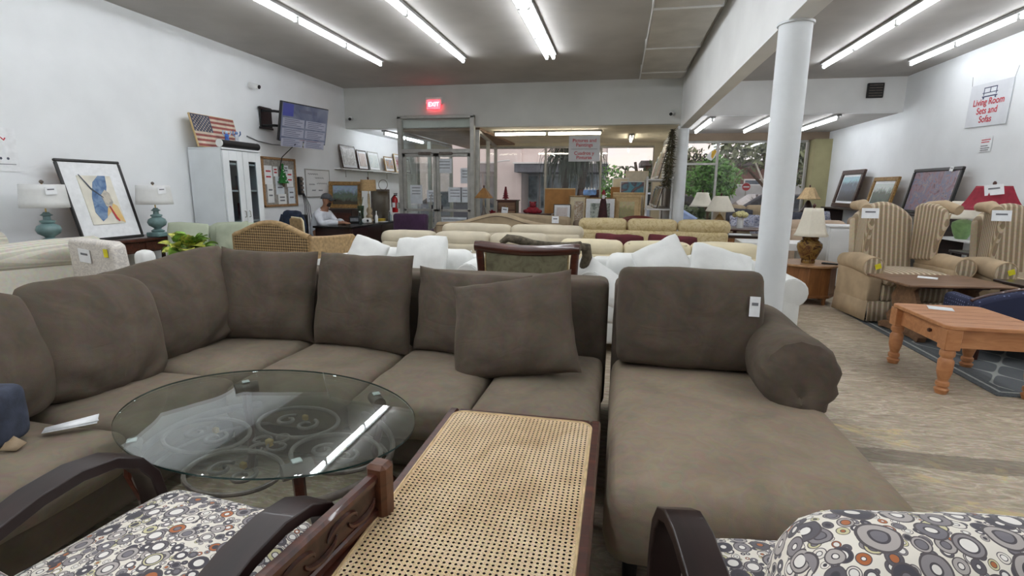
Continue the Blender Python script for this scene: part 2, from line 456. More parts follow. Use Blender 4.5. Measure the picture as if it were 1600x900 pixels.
# ---------------------------------------------------------------- the room
XL, XR, YB, YF, ZC = -5.65, 4.88, -4.0, 14.2, 3.4
def floor_mat():
    g = N('worn_floor'); v = g.co(rot=(0, 0, R(-14)), scale=(1, 3.6, 1)); v2 = g.co()
    n = g.noise(v, 4.2, 8, 2.2, .66); n2 = g.noise(v2, .8, 4, .6); n3 = g.noise(v2, 2.2, 6, 1.5, .6); n4 = g.noise(v2, 40, 3)
    r = g.ramp(n, 'Fac', [(.28, (142, 126, 106)), (.44, (174, 159, 138)), (.54, (186, 171, 150)), (.60, (208, 196, 176)), (.65, (184, 169, 148)), (.78, (150, 133, 112))])
    dark = g.ramp(n2, 'Fac', [(.40, (.74, .74, .74)), (.6, (1, 1, 1))])
    x = g.mix(.8, r, dark, 'MULTIPLY')
    y = g.ramp(n3, 'Fac', [(.56, (0, 0, 0)), (.62, (1, 1, 1))])
    sp = g.n('SeparateXYZ'); g.l(v2, 0, sp, 0)
    zone = g.math('MULTIPLY', g.math('LESS_THAN', (sp, 1), 3.3), g.math('GREATER_THAN', (sp, 0), .9))
    x = g.mix(g.math('MULTIPLY', g.math('MULTIPLY', y, zone), .75), x, (206, 186, 136))
    # strip of bare dark adhesive where a carpet seam was
    s1 = g.math('ABSOLUTE', g.math('ADD', g.math('SUBTRACT', (sp, 1), 2.92), g.math('MULTIPLY', g.math('SUBTRACT', n3, .5), .10)))
    x = g.mix(g.math('MULTIPLY', g.math('MULTIPLY', g.math('LESS_THAN', s1, .085), g.math('GREATER_THAN', (sp, 0), 1.0)), .55), x, (96, 88, 78))
    x = g.mix(.2, x, (n4, 'Color'), 'OVERLAY')
    g.l(x, 0, g.b, 'Base Color'); g.set(Roughness=.6, Specular_IOR_Level=.3); g.bump(n, 'Fac', .15, .01); return g.m
M_FLOOR = floor_mat()
struct(box('floor', M_FLOOR, None, XL - .15, XR + .15, YB - .15, YF + .1, -.12, 0, 0))
struct(box('ceiling', M_CEIL, None, XL - .15, 1.05, YB - .15, 10.3, ZC, ZC + .12, 0))
struct(box('ceiling', M_CEIL, None, 1.05, XR + .15, YB - .15, 10.8, ZC, ZC + .12, 0))
struct(box('wall_left', M_WALL, None, XL - .15, XL, YB, YF, 0, ZC, 0))
struct(box('wall_right', M_WALL, None, XR, XR + .15, YB, YF, 0, ZC, 0))
struct(box('wall_rear', M_WALL, None, XL, XR, YB - .15, YB, 0, ZC, 0))
struct(box('beam', M_SOFF, None, 1.05, 1.20, YB, 10.31, 2.52, ZC, 0))
# dropped fronts and low ceilings over the display bays
struct(box('trim_1', mat('soffit_grey', (206, 207, 203), .8, .015, 2), None, XL, 1.05, 10.3, 10.45, 2.6, ZC, 0))
struct(box('trim_2', M_SOFF, None, 1.05, XR, 10.8, 10.95, 2.8, ZC, 0))
struct(box('ceiling', M_WALL, None, XL, -4.44, 10.45, YF, 2.6, 2.75, 0))
struct(box('ceiling', mat('cream_ceiling_board', (232, 224, 202), .8, .04, 2), None, -2.8, 1.05, 10.45, YF, 2.6, 2.75, 0))
struct(box('ceiling', mat('brown_stucco', (150, 126, 108), .9, .05, 3), None, -4.44, -2.8, 10.45, YF + 1.2, 2.55, 2.75, 0))
struct(box('ceiling', M_CEIL, None, 1.2, XR, 10.95, YF, 2.8, 2.95, 0))
struct(box('wall_side', M_WALL, None, 1.05, 1.20, 10.62, YF, 0, 2.6, 0))
for (x, y, r_) in ((1.125, 4.09, .105), (1.125, 10.45, .105)):
    g = G(); g.lathe([(r_, 0), (r_, 2.505)], 28, TR(x, y)); g.lathe([(r_ + .012, 2.505), (r_ + .012, 2.52)], 28, TR(x, y))
    struct(g.obj('column', mat('column_paint', (222, 226, 228), .5, .02, 3), None))
for s_, x in (('left', XL), ('right', XR - .012)):
    struct(box('baseboard_' + s_, M_WHITE, None, x, x + .012, YB, YF, 0, .09, .002))

# storefront: aluminium bars and sheets of glass
def bars(name, segs, parent=None, m=M_ALU):
    g = G()
    for s_ in segs: g.bx(*s_, .004)
    return g.obj(name, m, parent)
wn = [0]
def window(x0, x1, z0, z1, mull, y=YF, bar=None):
    wn[0] += 1
    wd = bars('window_%d' % wn[0], [(x0, x1, y - .05, y + .05, z0 - .06, z0), (x0, x1, y - .05, y + .05, z1, z1 + .05)]); struct(wd)
    xs = [x0] + mull + [x1]
    for x in xs: box('window_frame', M_ALU, wd, x - .025, x + .025, y - .05, y + .05, z0, z1, .004)
    for a, b in zip(xs, xs[1:]):
        box('window_pane', M_GLASS, wd, a + .02, b - .02, y - .004, y + .004, z0, z1, 0, smooth=0)
    if bar: box('window_frame', M_ALU, wd, bar[0], bar[1], y - .04, y + .04, bar[2] - .025, bar[2] + .025, .003)
    return wd
struct(box('wall_front', M_BEIGE, None, XL, -4.62, YF - .1, YF + .1, 2.45, 2.75, 0))
window(XL + .05, -4.62, .36, 2.4, [])
struct(box('wall_front', M_BEIGE, None, XL, -4.62, YF - .1, YF + .1, 0, .30, 0))
struct(box('wall_front', M_BEIGE, None, -3.35, 1.05, YF - .1, YF + .1, 2.52, 2.75, 0))
struct(box('wall_front', M_BEIGE, None, -3.35, 1.05, YF - .1, YF + .1, 0, .30, 0))
window(-3.35, .84, .36, 2.47, [-1.97, -.5])
struct(box('wall_front', M_BEIGE, None, .84, 1.05, YF - .1, YF + .1, .3, 2.52, 0))
struct(box('wall_front', mat('taupe_header', (150, 132, 114), .8, .03, 3), None, 1.2, XR, YF - .1, YF + .1, 2.62, 2.95, 0))
struct(box('wall_front', M_BEIGE, None, 1.2, XR, YF - .1, YF + .1, 0, .30, 0))
wr = window(1.22, 4.45, .36, 2.57, [2.39], bar=(1.22, 2.39, 2.06))
struct(box('wall_front', mat('olive_beige_paint', (168, 162, 124), .8, .03, 3), None, 4.5, XR, YF - .35, YF + .1, .3, 2.62, 0))
# vestibule: angled side glazing and double doors
def glazed_side(n, x0, y0, x1, y1, z1):
    L = math.hypot(x1 - x0, y1 - y0); a = math.atan2(y1 - y0, x1 - x0)
    wd = G().bx(0, L, -.04, .04, .0, .28, .004).bx(0, L, -.04, .04, z1 - .05, z1, .004).obj('window_%d' % n, M_ALU, None, (x0, y0, 0), (0, 0, a)); struct(wd)
    for t in (0, .5, 1):
        box('window_frame', M_ALU, wd, L * t - .03, L * t + .03, -.045, .045, .28, z1 - .05, .004)
    for t in (0, .5): box('window_pane', M_GLASS, wd, L * t + .03, L * (t + .5) - .03, -.004, .004, .28, z1 - .05, 0, smooth=0)
glazed_side(4, -2.82, 10.36, -3.33, 14.1, 2.55)
glazed_side(5, -4.46, 10.36, -4.6, 14.1, 2.55)
dw = bars('door_1', [(-4.44, -4.36, 10.16, 10.28, 0, 2.80), (-2.92, -2.84, 10.16, 10.28, 0, 2.80), (-4.44, -2.84, 10.16, 10.28, 2.76, 2.82), (-4.36, -2.92, 10.16, 10.28, 2.09, 2.17)]); struct(dw)
box('transom_pane', M_GLASS, dw, -4.36, -2.92, 10.215, 10.225, 2.17, 2.76, 0, smooth=0)
M_NOTICE = mat('notice_paper', (214, 220, 226), .7, .03, 10)
for k, (a, b) in enumerate(((-4.355, -3.645), (-3.635, -2.925))):
    d = bars('door_leaf', [(a, a + .06, 10.19, 10.25, .02, 2.085), (b - .06, b, 10.19, 10.25, .02, 2.085), (a, b, 10.19, 10.25, 2.02, 2.085), (a, b, 10.19, 10.25, .02, .16), (a, b, 10.19, 10.25, .93, .98)], dw)
    box('door_pane', M_GLASS, d, a + .06, b - .06, 10.216, 10.224, .16, 2.02, 0, smooth=0)
    x = (b - .1, a + .1)[k]
    G().tube([(x, 10.19, .95), (x, 10.13, .97), (x, 10.13, 1.25), (x, 10.19, 1.27)], .012, 8).obj('pull_handle', M_ALU, d)
    box('lock', M_BLACK, d, x - .02, x + .02, 10.17, 10.19, .98, 1.06, .003)
    box('door_closer', M_IRON, d, (b - .35, a + .08)[k], (b - .08, a + .35)[k], 10.13, 10.19, 2.06, 2.11, .006)
    nts = ([(.14, .4, 1.08, 1.46), (.5, .68, 1.12, 1.36), (.1, .4, .60, .88)], [(.02, .32, 1.70, 1.98), (.24, .52, 1.12, 1.42), (.5, .68, 1.50, 1.80), (.5, .68, 1.12, 1.42), (.08, .62, .50, .82)])[k]
    for (p0, p1, z0, z1) in nts:
        n_ = box('notice', M_NOTICE, d, a + p0, a + p1, 10.206, 10.212, z0, z1, .0005)
        for q in range(3): box('print_line', M_INK, n_, a + p0 + .04, a + p1 - .04, 10.2035, 10.2065, z1 - .05 - .06 * q - .014, z1 - .05 - .06 * q, .0002)

# ---------------------------------------------------------------- fluorescent lights
def tube_light(x, y, z, rz, label, group, two=False, mt=None, L=1.13):
    t = T('fluorescent_light', label, 'ceiling light', (x, y, z), rz, group)
    wd = .1 if two else .055
    G().bx(-wd, wd, -L / 2, L / 2, -.035, 0, .006).obj('housing', M_HOUSING, t)
    for xx in ((-.05, .05) if two else (0,)):
        G().tube([(xx, -L / 2 + .03, -.065), (xx, L / 2 - .03, -.065)], .026, 10).obj('tube', mt or M_TUBE, t)
        for e in (-1, 1): G().bx(xx - .02, xx + .02, e * (L / 2 - .02) - .012, e * (L / 2 - .02) + .012, -.1, -.03, .004).obj('end_cap', M_WHITE, t)
    return t
ORD = ['front-most', 'second', 'third', 'fourth', 'fifth', 'sixth', 'seventh', 'eighth', 'ninth', 'tenth']
for row, (x, two) in {'row nearest the left wall': (-3.82, 0), 'middle row of the left ceiling': (-2.45, 0), 'row beside the ceiling duct': (-1.1, 1), 'row right of the beam': (3.08, 0), 'row nearest the right wall': (4.3, 0)}.items():
    y1 = 8.2 if x < 0 else 9.5
    for k in range(10):
        y = y1 - 1.13 * (k + .5)
        if y < -3.3: break
        tube_light(x, y, ZC, 0, '%s fluorescent tube light from the storefront, %s' % (ORD[k], row), 'ceiling tube lights in long rows', bool(two))
for k in range(2): tube_light(-2.1 + 1.14 * k, 11.15, 2.6, R(90), ('left' if k == 0 else 'right') + ' lit tube along the picture window ceiling', 'tube lights over the picture window', mt=M_TUBEW)
tube_light(.22, 12.5, 2.6, 0, 'short tube light pointing at the window beside the picture shelves', 'tube lights over the picture window', mt=M_TUBEW)
for k in range(2): tube_light(-4.95, 11.2 + 1.15 * k, 2.6, 0, ('nearer' if k == 0 else 'farther') + ' tube light seen through the glass above the entrance doors', 'tube lights behind the entrance')
for k, x in enumerate((1.7, 2.77, 3.9)):
    for j in range(2): tube_light(x, 11.5 + 1.14 * j, 2.8, 0, '%s tube light %s in the low ceiling by the right window' % (('nearer', 'farther')[j], ('beside the far column', 'at centre', 'by the right wall')[k]), 'tube lights in the low right ceiling')

# duct under the ceiling along the beam
d = T('ceiling_duct', 'shallow white sheet metal duct boxed in along the beam', 'duct', (0, 0, 0))
M_DUCT = mat('duct_white', (190, 186, 178), .6, .04, 3, .1, 20)
ys = [-1.0, 1.3, 2.9, 4.5, 6.1, 7.7, 9.2, 9.75]
for a, b in zip(ys, ys[1:]): box('duct_section', M_DUCT, d, .27, .96, a + .012, b - .012, 3.28, 3.4, .008)
for y in ys[1:-1]: box('joint_strip', M_WHITE, d, .255, .975, y - .02, y + .02, 3.268, 3.4, .004)
box('edge_strip', M_WHITE, d, .255, .27, -1.0, 9.75, 3.27, 3.3, .003)

# exit sign, cameras, vent
e = T('exit_sign', 'lit red exit sign above the entrance doors', 'sign', (-3.68, 10.28, 3.06))
box('sign_housing', M_WHITE, e, -.17, .17, -.05, .0, -.005, .13, .006)
box('lit_face', emit('exit_red', (255, 40, 60), 3.5), e, -.14, .14, -.06, -.045, -.1, .075, .003)
text('lettering', 'EXIT', .11, emit('exit_letters', (255, 150, 160), 3.0), e, (0, -.063, -.012), (R(90), 0, 0), bold=.002)
e.location.z = 3.04
for (x, y, z, rz, lab) in ((XL + .04, 7.42, 2.93, R(90), 'white security camera high on the left wall above the television'), (-5.5, 10.26, 2.80, R(20), 'small security camera in the left corner of the soffit'), (.9, 10.26, 2.78, R(-20), 'small security camera on the soffit beside the beam')):
    t = T('security_camera', lab, 'camera', (x, y, z), rz, 'security cameras')
    G().lathe([(.045, 0), (.045, .02), (.02, .03)], 16, TR(0, .03, 0, R(90))).obj('mount', M_WHITE, t)
    G().tube([(0, 0, 0), (0, -.13, -.03)], .038, 14).obj('camera_body', M_WHITE, t)
    G().tube([(0, -.128, -.0295), (0, -.138, -.032)], .03, 14).obj('lens', M_BLACK, t)
v_ = T('wall_vent', 'black square louvred box high on the right soffit', 'vent', (4.38, 10.8, 3.17))
box('vent_frame', M_BLACK, v_, -.13, .13, -.05, 0, -.125, .125, .006)
for k in range(5): box('slat', M_IRON, v_, -.105, .105, -.062, -.045, -.10 + .045 * k, -.085 + .045 * k, .002)

# ---------------------------------------------------------------- the brown sectional
SEAT = .425
def sectional(name, label, loc, base, backs, seats, cush_sd=0, extra=None):
    t = T(name, label, 'sofa', loc, 0, 'units of the brown sectional')
    x0, x1, y0, y1 = base
    G().rbox(x1 - x0, y1 - y0, .20, .04, 4, M=TR((x0 + x1) / 2, (y0 + y1) / 2, .16)).obj('base', M_SUEDE2, t)
    for (a, b, c, d, h) in backs:
        G().rbox(b - a, d - c, h - .07, .05, 6, amp=.006, freq=3, M=TR((a + b) / 2, (c + d) / 2, (h + .07) / 2)).obj('back', M_SUEDE2, t)
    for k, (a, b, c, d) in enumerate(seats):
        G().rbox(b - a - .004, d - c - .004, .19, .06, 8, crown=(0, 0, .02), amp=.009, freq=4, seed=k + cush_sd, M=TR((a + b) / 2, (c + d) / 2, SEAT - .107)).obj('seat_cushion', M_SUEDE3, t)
    for x in (x0 + .08, x1 - .08):
        for y in (y0 + .08, y1 - .08): G().lathe([(.025, 0), (.03, .07)], 12, TR(x, y)).obj('leg', M_BLACK, t)
    return t
sectional('sectional_sofa', 'brown suede sectional wing along the left, holding the white paper', (0, 0, 0), (-3.0, -1.97, .5, 2.26), [(-3.02, -2.74, .5, 2.26, .84)], [(-2.74, -1.92, .5, 1.02), (-2.74, -1.92, 1.02, 1.64), (-2.74, -1.92, 1.64, 2.26)], 1)
sectional('sectional_sofa', 'brown suede corner seat where the two sectional wings meet', (0, 0, 0), (-3.0, -1.95, 2.28, 3.3), [(-3.02, -2.74, 2.28, 3.32, .84), (-2.73, -1.95, 3.06, 3.32, .86)], [(-2.74, -1.93, 2.27, 3.06)], 5)
sectional('sectional_sofa', 'armless brown suede middle sofa with three seat cushions', (0, 0, 0), (-1.92, -.05, 2.16, 3.3), [(-1.92, -.035, 3.06, 3.32, .865)], [(-1.92, -1.24, 2.10, 3.06), (-1.24, -.635, 2.10, 3.06), (-.635, -.045, 2.10, 3.06)], 9)
# chaise with one pleated roll arm
ch = T('chaise_lounge', 'long brown suede chaise with a rolled right arm', 'sofa', (0, 0, 0), 0, 'units of the brown sectional')
G().rbox(.90, 1.56, .12, .04, 6, M=TR(.49, 2.48, .17)).obj('base', M_BLACK, ch)
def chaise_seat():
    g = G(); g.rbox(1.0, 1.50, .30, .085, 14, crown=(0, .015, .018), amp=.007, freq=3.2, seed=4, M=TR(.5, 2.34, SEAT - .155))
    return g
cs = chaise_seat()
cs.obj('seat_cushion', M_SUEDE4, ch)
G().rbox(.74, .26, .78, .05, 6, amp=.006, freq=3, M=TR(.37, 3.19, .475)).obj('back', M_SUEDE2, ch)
def roll_arm(L, r, z, x, y0, seed=0):
    """soft roll, closed at the front with gathered pleats"""
    g = G(); prof = []; n = 40; vs = []; fs = []
    rows = [(0, .03), (.006, .35), (.02, .72), (.05, .93), (.10, 1.0)] + [(.10 + (L - .1) * k / 8, 1.0) for k in range(1, 9)]
    for (yy, k) in rows:
        for i in range(n):
            a = 2 * PI * i / n; pl = 1 + (.075 if math.sin(a) < .2 else .03) * math.sin(a * 13 + seed) * max(0, 1 - yy / .22) * (1 if k > .2 else 0)
            dx, dz = math.cos(a), math.sin(a); rx = r * (1.12 if dx > 0 else 1.0); dn = 1.35 if dz < 0 else 1.0
            vs.append((x + rx * k * dx * pl, y0 + yy + .02 * dz * (yy < .12), z - .11 * (1 - k) + r * k * dz * pl * dn + .006 * math.sin(yy * 9 + a)))
    for j in range(len(rows) - 1):
        for i in range(n): fs.append((j * n + i, j * n + (i + 1) % n, (j + 1) * n + (i + 1) % n, (j + 1) * n + i))
    fs.append(tuple(range(n))[::-1]); fs.append(tuple((len(rows) - 1) * n + i for i in range(n)))
    return g.add(vs, [f[::-1] for f in fs])
arm = roll_arm(.86, .165, .565, .855, 2.44).obj('roll_arm', M_SUEDE, ch)
G().rbox(.22, .80, .40, .05, 5, M=TR(.87, 2.88, .30)).obj('arm_panel', M_SUEDE2, ch)
for x in (.1, .9):
    for y in (1.72, 3.2): G().lathe([(.025, 0), (.03, .14)], 12, TR(x, y)).obj('leg', M_BLACK, ch)
# loose cushions
def cushion(w_, h_, t_, loc, rot, label, seed, folds=0, pinch=.06, sag=.18, m=None, group='loose brown sectional cushions', boxy=False, name='cushion', amp=.013, rnd=0):
    g = G()
    if boxy: g.rbox(w_, t_, h_, .075, 9, crown=(.012, .05, .012), amp=.012, freq=4, seed=seed)
    else: g.pillow(w_, h_, t_, 24, pinch, amp, seed, sag, folds=folds, rnd=rnd)
    return tag(g.obj(name, m or M_SUEDE, None, loc, rot, smooth=60), label, 'cushion', group)
cushion(.64, .58, .26, (-2.50, 1.46, .70), (R(-14), R(3), R(92)), 'brown cushion cut off by the left edge of the picture', 1, .016, .0, rnd=.55)
cushion(.64, .60, .30, (-2.50, 2.00, .675), (R(-16), R(5), R(84)), 'brown cushion with a tucked lower corner beside the leftmost one', 2, .022, .0, rnd=.5)
cushion(1.0, .60, .30, (-2.61, 2.56, .68), (R(-16), R(-7), R(80)), 'wide slumped brown cushion leaning against the left back rest', 3, .026, .0, rnd=.25)
cushion(.64, .60, .24, (-2.22, 2.93, .70), (R(-10), R(2), R(10)), 'square brown cushion in the sectional corner', 4, .008, .05)
cushion(.67, .60, .24, (-1.53, 2.90, .70), (R(-10), R(1), R(-5)), 'upright brown cushion alone in front of the middle back rest', 5, .006, .05)
cushion(.72, .52, .22, (-.84, 2.90, .66), (R(-12), R(2), R(-6)), 'brown cushion half hidden behind the tilted one', 6, .01)
cushion(.70, .56, .24, (-.53, 2.66, .665), (R(-24), R(-11), R(-4)), 'tilted brown cushion lying over another on the middle sofa', 7, .008, .05)
c8 = T('cushion', 'large boxy brown back cushion with white tag on the chaise', 'cushion', (.405, 2.955, .70), 0, 'loose brown sectional cushions')
G().rbox(.76, .20, .54, .05, 12, crown=(.006, .06, .006), amp=.009, freq=5, seed=8).obj('cushion_body', M_SUEDE, c8, rot=(R(-9), 0, 0), smooth=60)
tagpaper(c8, (.318, -.118, .105), (R(-9), R(4), R(16)), .058, .105)
p = T('paper_sheet', 'folded white paper sheet on the left sectional seat', 'paper', (-2.13, 1.555, .443), R(48)); p.scale = (.66, .8, 1)
G().add([(-.13, -.035, .004), (.13, -.045, .004), (.14, .03, .02), (-.12, .03, .006)], [(0, 1, 2, 3)]).obj('sheet', M_PAPER, p, solid=.002)
G().add([(-.12, -.03, .008), (.14, -.04, .012), (.13, -.005, .03), (.0, .005, .014)], [(0, 1, 2, 3)]).obj('fold', M_PAPER, p, solid=.002)
b = T('denim_bag', 'dark blue canvas bag with tan leather tab at the left edge', 'bag', (-2.27, 1.39, .435), R(20))
G().rbox(.18, .15, .22, .04, 6, amp=.008, M=TR(0, 0, .112)).obj('bag_body', mat('blue_canvas', (62, 68, 84), .9, .12, 20, .3, 200), b)
G().add([(.07, -.08, .01), (.12, -.075, .004), (.125, -.03, .012), (.08, -.035, .05)], [(0, 1, 2, 3)]).obj('leather_tab', mat('tan_leather', (150, 130, 104), .6, .1, 20), b, solid=.006)

# ---------------------------------------------------------------- oval glass coffee table
GC = (-1.367, 1.739); GA = R(-13.1)
gt = T('coffee_table', 'oval glass coffee table on a scrolled wrought iron base', 'table', (GC[0], GC[1], 0), GA)
def ell(a, b, z, n=64, k0=0, k1=1): return [(a * math.cos(2 * PI * (k0 + (k1 - k0) * i / n)), b * math.sin(2 * PI * (k0 + (k1 - k0) * i / n)), z) for i in range(n + (0 if k1 - k0 == 1 else 1))]
def glass_top():
    return fresnel_mix(N('table_glass'), (.88, .93, .92, 1), 0, .09, .95)
A_, B_ = .656, .452
g = G(); n = 96
rings = [(.0, .49), (.994, .49), (1.0, .4925), (1.0, .4995), (.994, .502), (.0, .502)]
for k, z in rings[1:5]:
    for i in range(n): a = 2 * PI * i / n; g.v.append((A_ * k * math.cos(a), B_ * k * math.sin(a), z))
for j in range(3):
    for i in range(n): g.f.append((j * n + i, j * n + (i + 1) % n, (j + 1) * n + (i + 1) % n, (j + 1) * n + i))
g.f.append(tuple(range(n))[::-1]); g.f.append(tuple(3 * n + i for i in range(n)))
gto = g.obj('glass_top', [glass_top(), mat('glass_edge_green', (44, 66, 62), .1, .1, 5)], gt, smooth=30)
for pl in gto.data.polygons:
    if len(pl.vertices) == 4 and abs(pl.normal.z) < .5: pl.material_index = 1
M_PAD = mat('clear_rubber_pad', (226, 228, 226), .5, .02, 5)
ra, rb, rz_ = .53, .43, .345
rg = G().tube(ell(ra, rb, rz_), .011, 8, True, flat=1.6).obj('upper_ring', M_IRON, gt)
G().tube(ell(ra * .98, rb * .98, rz_ - .10), .009, 8, True).obj('lower_ring', M_IRON, gt)
def scroll(cx, cy, r, a0, turns, z, sgn=1, shrink=.25):
    n_ = int(40 * turns); return [(cx + (r * (1 - (1 - shrink) * (i / n_))) * math.cos(a0 + sgn * 2 * PI * turns * i / n_), cy + (r * (1 - (1 - shrink) * (i / n_))) * math.sin(a0 + sgn * 2 * PI * turns * i / n_), z) for i in range(n_ + 1)]
for (cx, cy, r_) in ((-.30, -.06, .17), (-.05, .20, .17), (.30, .06, .17), (.06, -.21, .17)):
    G().tube([(cx + r_ * 1.12 * math.cos(a), cy + r_ * .85 * math.sin(a), rz_ + .015) for a in [2 * PI * i / 40 for i in range(40)]], .009, 8, True).obj('scroll_loop', M_IRON, gt)
    for sg in (-1, 1):
        G().tube(scroll(cx + sg * .055, cy - .01, .052, R(90), 1.1, rz_ + .015, -sg), .008, 8).obj('scroll', M_IRON, gt)
    G().bx(cx - .013, cx + .013, cy + .03, cy + .05, rz_ + .006, rz_ + .03, .004).obj('brass_clip', M_BRASS, gt)
for k in range(4):
    a = PI / 2 * k; G().tube(scroll(.055 * math.cos(a), .055 * math.sin(a), .05, a + PI, .9, rz_ + .015), .006, 6).obj('scroll', M_IRON, gt)
G().bx(-.015, .015, -.012, .012, rz_ + .004, rz_ + .032, .004).obj('brass_clip', M_BRASS, gt)
for (sx, sy) in ((-1, -1), (-1, 1), (1, 1), (1, -1)):
    px, py = sx * .335, sy * .30
    ca, sa = math.cos(-GA), math.sin(-GA); qx, qy = px * ca - py * sa, px * sa + py * ca
    d_ = Vector((qx, qy)).normalized()
    lg = G().tube([(qx, qy, .46), (qx + d_.x * .02, qy + d_.y * .02, .36), (qx - d_.x * .02, qy - d_.y * .02, .22), (qx + d_.x * .01, qy + d_.y * .01, .10), (qx + d_.x * .07, qy + d_.y * .07, .025)], [.022, .02, .018, .018, .022], 8).obj('leg', M_MAHOG, gt)
    an = math.atan2(d_.y, d_.x)
    G().tube([(0, -.05, 0), (0, .05, 0)], .028, 12, M=TR(qx, qy, .455, rz=an)).obj('scroll_roll', M_IRON, lg)
    G().tube([(0, -.03, 0), (0, .03, 0)], .022, 12, M=TR(qx + d_.x * .08, qy + d_.y * .08, .023, rz=an)).obj('foot_roll', M_IRON, lg)
    G().bx(-.016, .016, -.016, .016, .4835, .4895, .002, TR(qx, qy, 0, rz=an)).obj('glass_pad', M_PAD, lg)

# ---------------------------------------------------------------- cane bench
def cane_mat():
    g = N('woven_cane'); v = g.co(); sp = g.n('SeparateXYZ'); g.l(v, 0, sp, 0); P_ = .0157
    def fr(o): return g.math('SUBTRACT', g.math('FRACT', g.math('DIVIDE', (sp, o), P_)), .5)
    a, b = fr(0), fr(1)
    d = g.math('SQRT', g.math('ADD', g.math('MULTIPLY', a, a), g.math('MULTIPLY', b, b)))
    hole = g.math('LESS_THAN', d, .245)
    n = g.noise(v, 5, 4, .5); n2 = g.noise(v, 220, 2)
    r = g.ramp(n, 'Fac', [(.3, (198, 166, 124)), (.5, (220, 192, 152)), (.7, (232, 208, 172))])
    x = g.mix(.35, r, (n2, 'Color'), 'OVERLAY'); g.l(x, 0, g.b, 'Base Color'); g.set(Roughness=.6)
    w1 = g.math('SINE', g.math('MULTIPLY', g.math('ADD', (sp, 0), (sp, 1)), 2 * PI / P_ * 2)); w2 = g.math('SINE', g.math('MULTIPLY', g.math('SUBTRACT', (sp, 0), (sp, 1)), 2 * PI / P_ * 2))
    g.bump(g.math('ADD', w1, w2), 0, .5, .002)
    tr = g.n('BsdfTransparent'); mx = g.n('MixShader'); g.l(hole, 0, mx, 0); g.l(g.b, 0, mx, 1); g.l(tr, 0, mx, 2); g.l(mx, 0, g.o, 0); return g.m
BX0, BX1, BY0, BY1, BZ = -.685, -.03, .42, 2.045, .455
cb = T('cane_bench', 'long dark wood bench with woven cane top and carved side rail', 'bench', ((BX0 + BX1) / 2, (BY0 + BY1) / 2, 0))
hx, hy = (BX1 - BX0) / 2, (BY1 - BY0) / 2; fwid = .042
for sx in (-1, 1): box('side_rail', M_MAHOG, cb, min(sx * hx, sx * (hx - fwid)), max(sx * hx, sx * (hx - fwid)), -hy, hy, BZ - .075, BZ, .008)
for sy in (-1, 1): box('end_rail', M_MAHOG, cb, -hx + fwid, hx - fwid, min(sy * hy, sy * (hy - fwid)), max(sy * hy, sy * (hy - fwid)), BZ - .075, BZ - .001, .008)
ix, iy, rc = hx - fwid + .006, hy - fwid + .006, .05
poly = []
for (cx, cy, a0) in ((ix - rc, iy - rc, 0), (-ix + rc, iy - rc, 90), (-ix + rc, -iy + rc, 180), (ix - rc, -iy + rc, 270)):
    for k in range(7): a = R(a0 + 15 * k); poly.append((cx + rc * math.cos(a), cy + rc * math.sin(a)))
g = G(); g.v = [(x, y, BZ + .001) for x, y in poly]; g.f = [tuple(range(len(poly)))]
cp = g.obj('cane_panel', cane_mat(), cb, smooth=0)
G().tube([(x, y, BZ + .001) for x, y in poly], .0045, 6, True).obj('spline_edging', mat('cane_spline', (206, 178, 134), .6, .08, 30), cb)
for sx in (-1, 1):
    for sy in (-1, 1):
        box('corner_block', M_MAHOG, cb, min(sx * (hx - fwid), sx * (hx - fwid - .05)), max(sx * (hx - fwid), sx * (hx - fwid - .05)), min(sy * (hy - fwid), sy * (hy - fwid - .05)), max(sy * (hy - fwid), sy * (hy - fwid - .05)), BZ - .05, BZ - .004, .002)
        G().tube([(sx * (hx - .035), sy * (hy - .035), BZ - .03), (sx * (hx - .028), sy * (hy - .03), .25), (sx * (hx - .04), sy * (hy - .05), 0)], [.034, .028, .018], 10).obj('leg', M_MAHOG, cb)
box('under_board', mat('dark_under_board', (40, 30, 24), .9, .1, 5), cb, -hx + fwid, hx - fwid, -hy + fwid, hy - fwid, BZ - .066, BZ - .055, 0)
cr_ = G().bx(-.035, .0, -.86, 0, .105, .135, .008).bx(-.028, -.002, -.86, 0, .0, .03, .006).obj('carved_rail', M_MAHOG, cb, (-hx + .045, .03, BZ), (0, 0, R(-7)))
box('carved_panel', wood('carved_walnut', (44, 26, 20), (84, 54, 42), .35), cr_, -.022, -.01, -.86, 0, .03, .105, .002)
for k in range(9):
    y = -.08 - .085 * k
    G().tube([(-.008, y + .06 * math.cos(a), .067 + .028 * math.sin(a) * (1 if k % 2 else -1)) for a in [PI * i / 10 for i in range(11)]], [.003 + .006 * math.sin(PI * i / 10) for i in range(11)], 6).obj('carved_leaf', M_MAHOG, cr_)
G().bx(-.045, .02, -.01, .05, -.02, .16, .012).obj('end_post', wood('warm_walnut', (70, 40, 26), (116, 72, 48), .35), cr_)

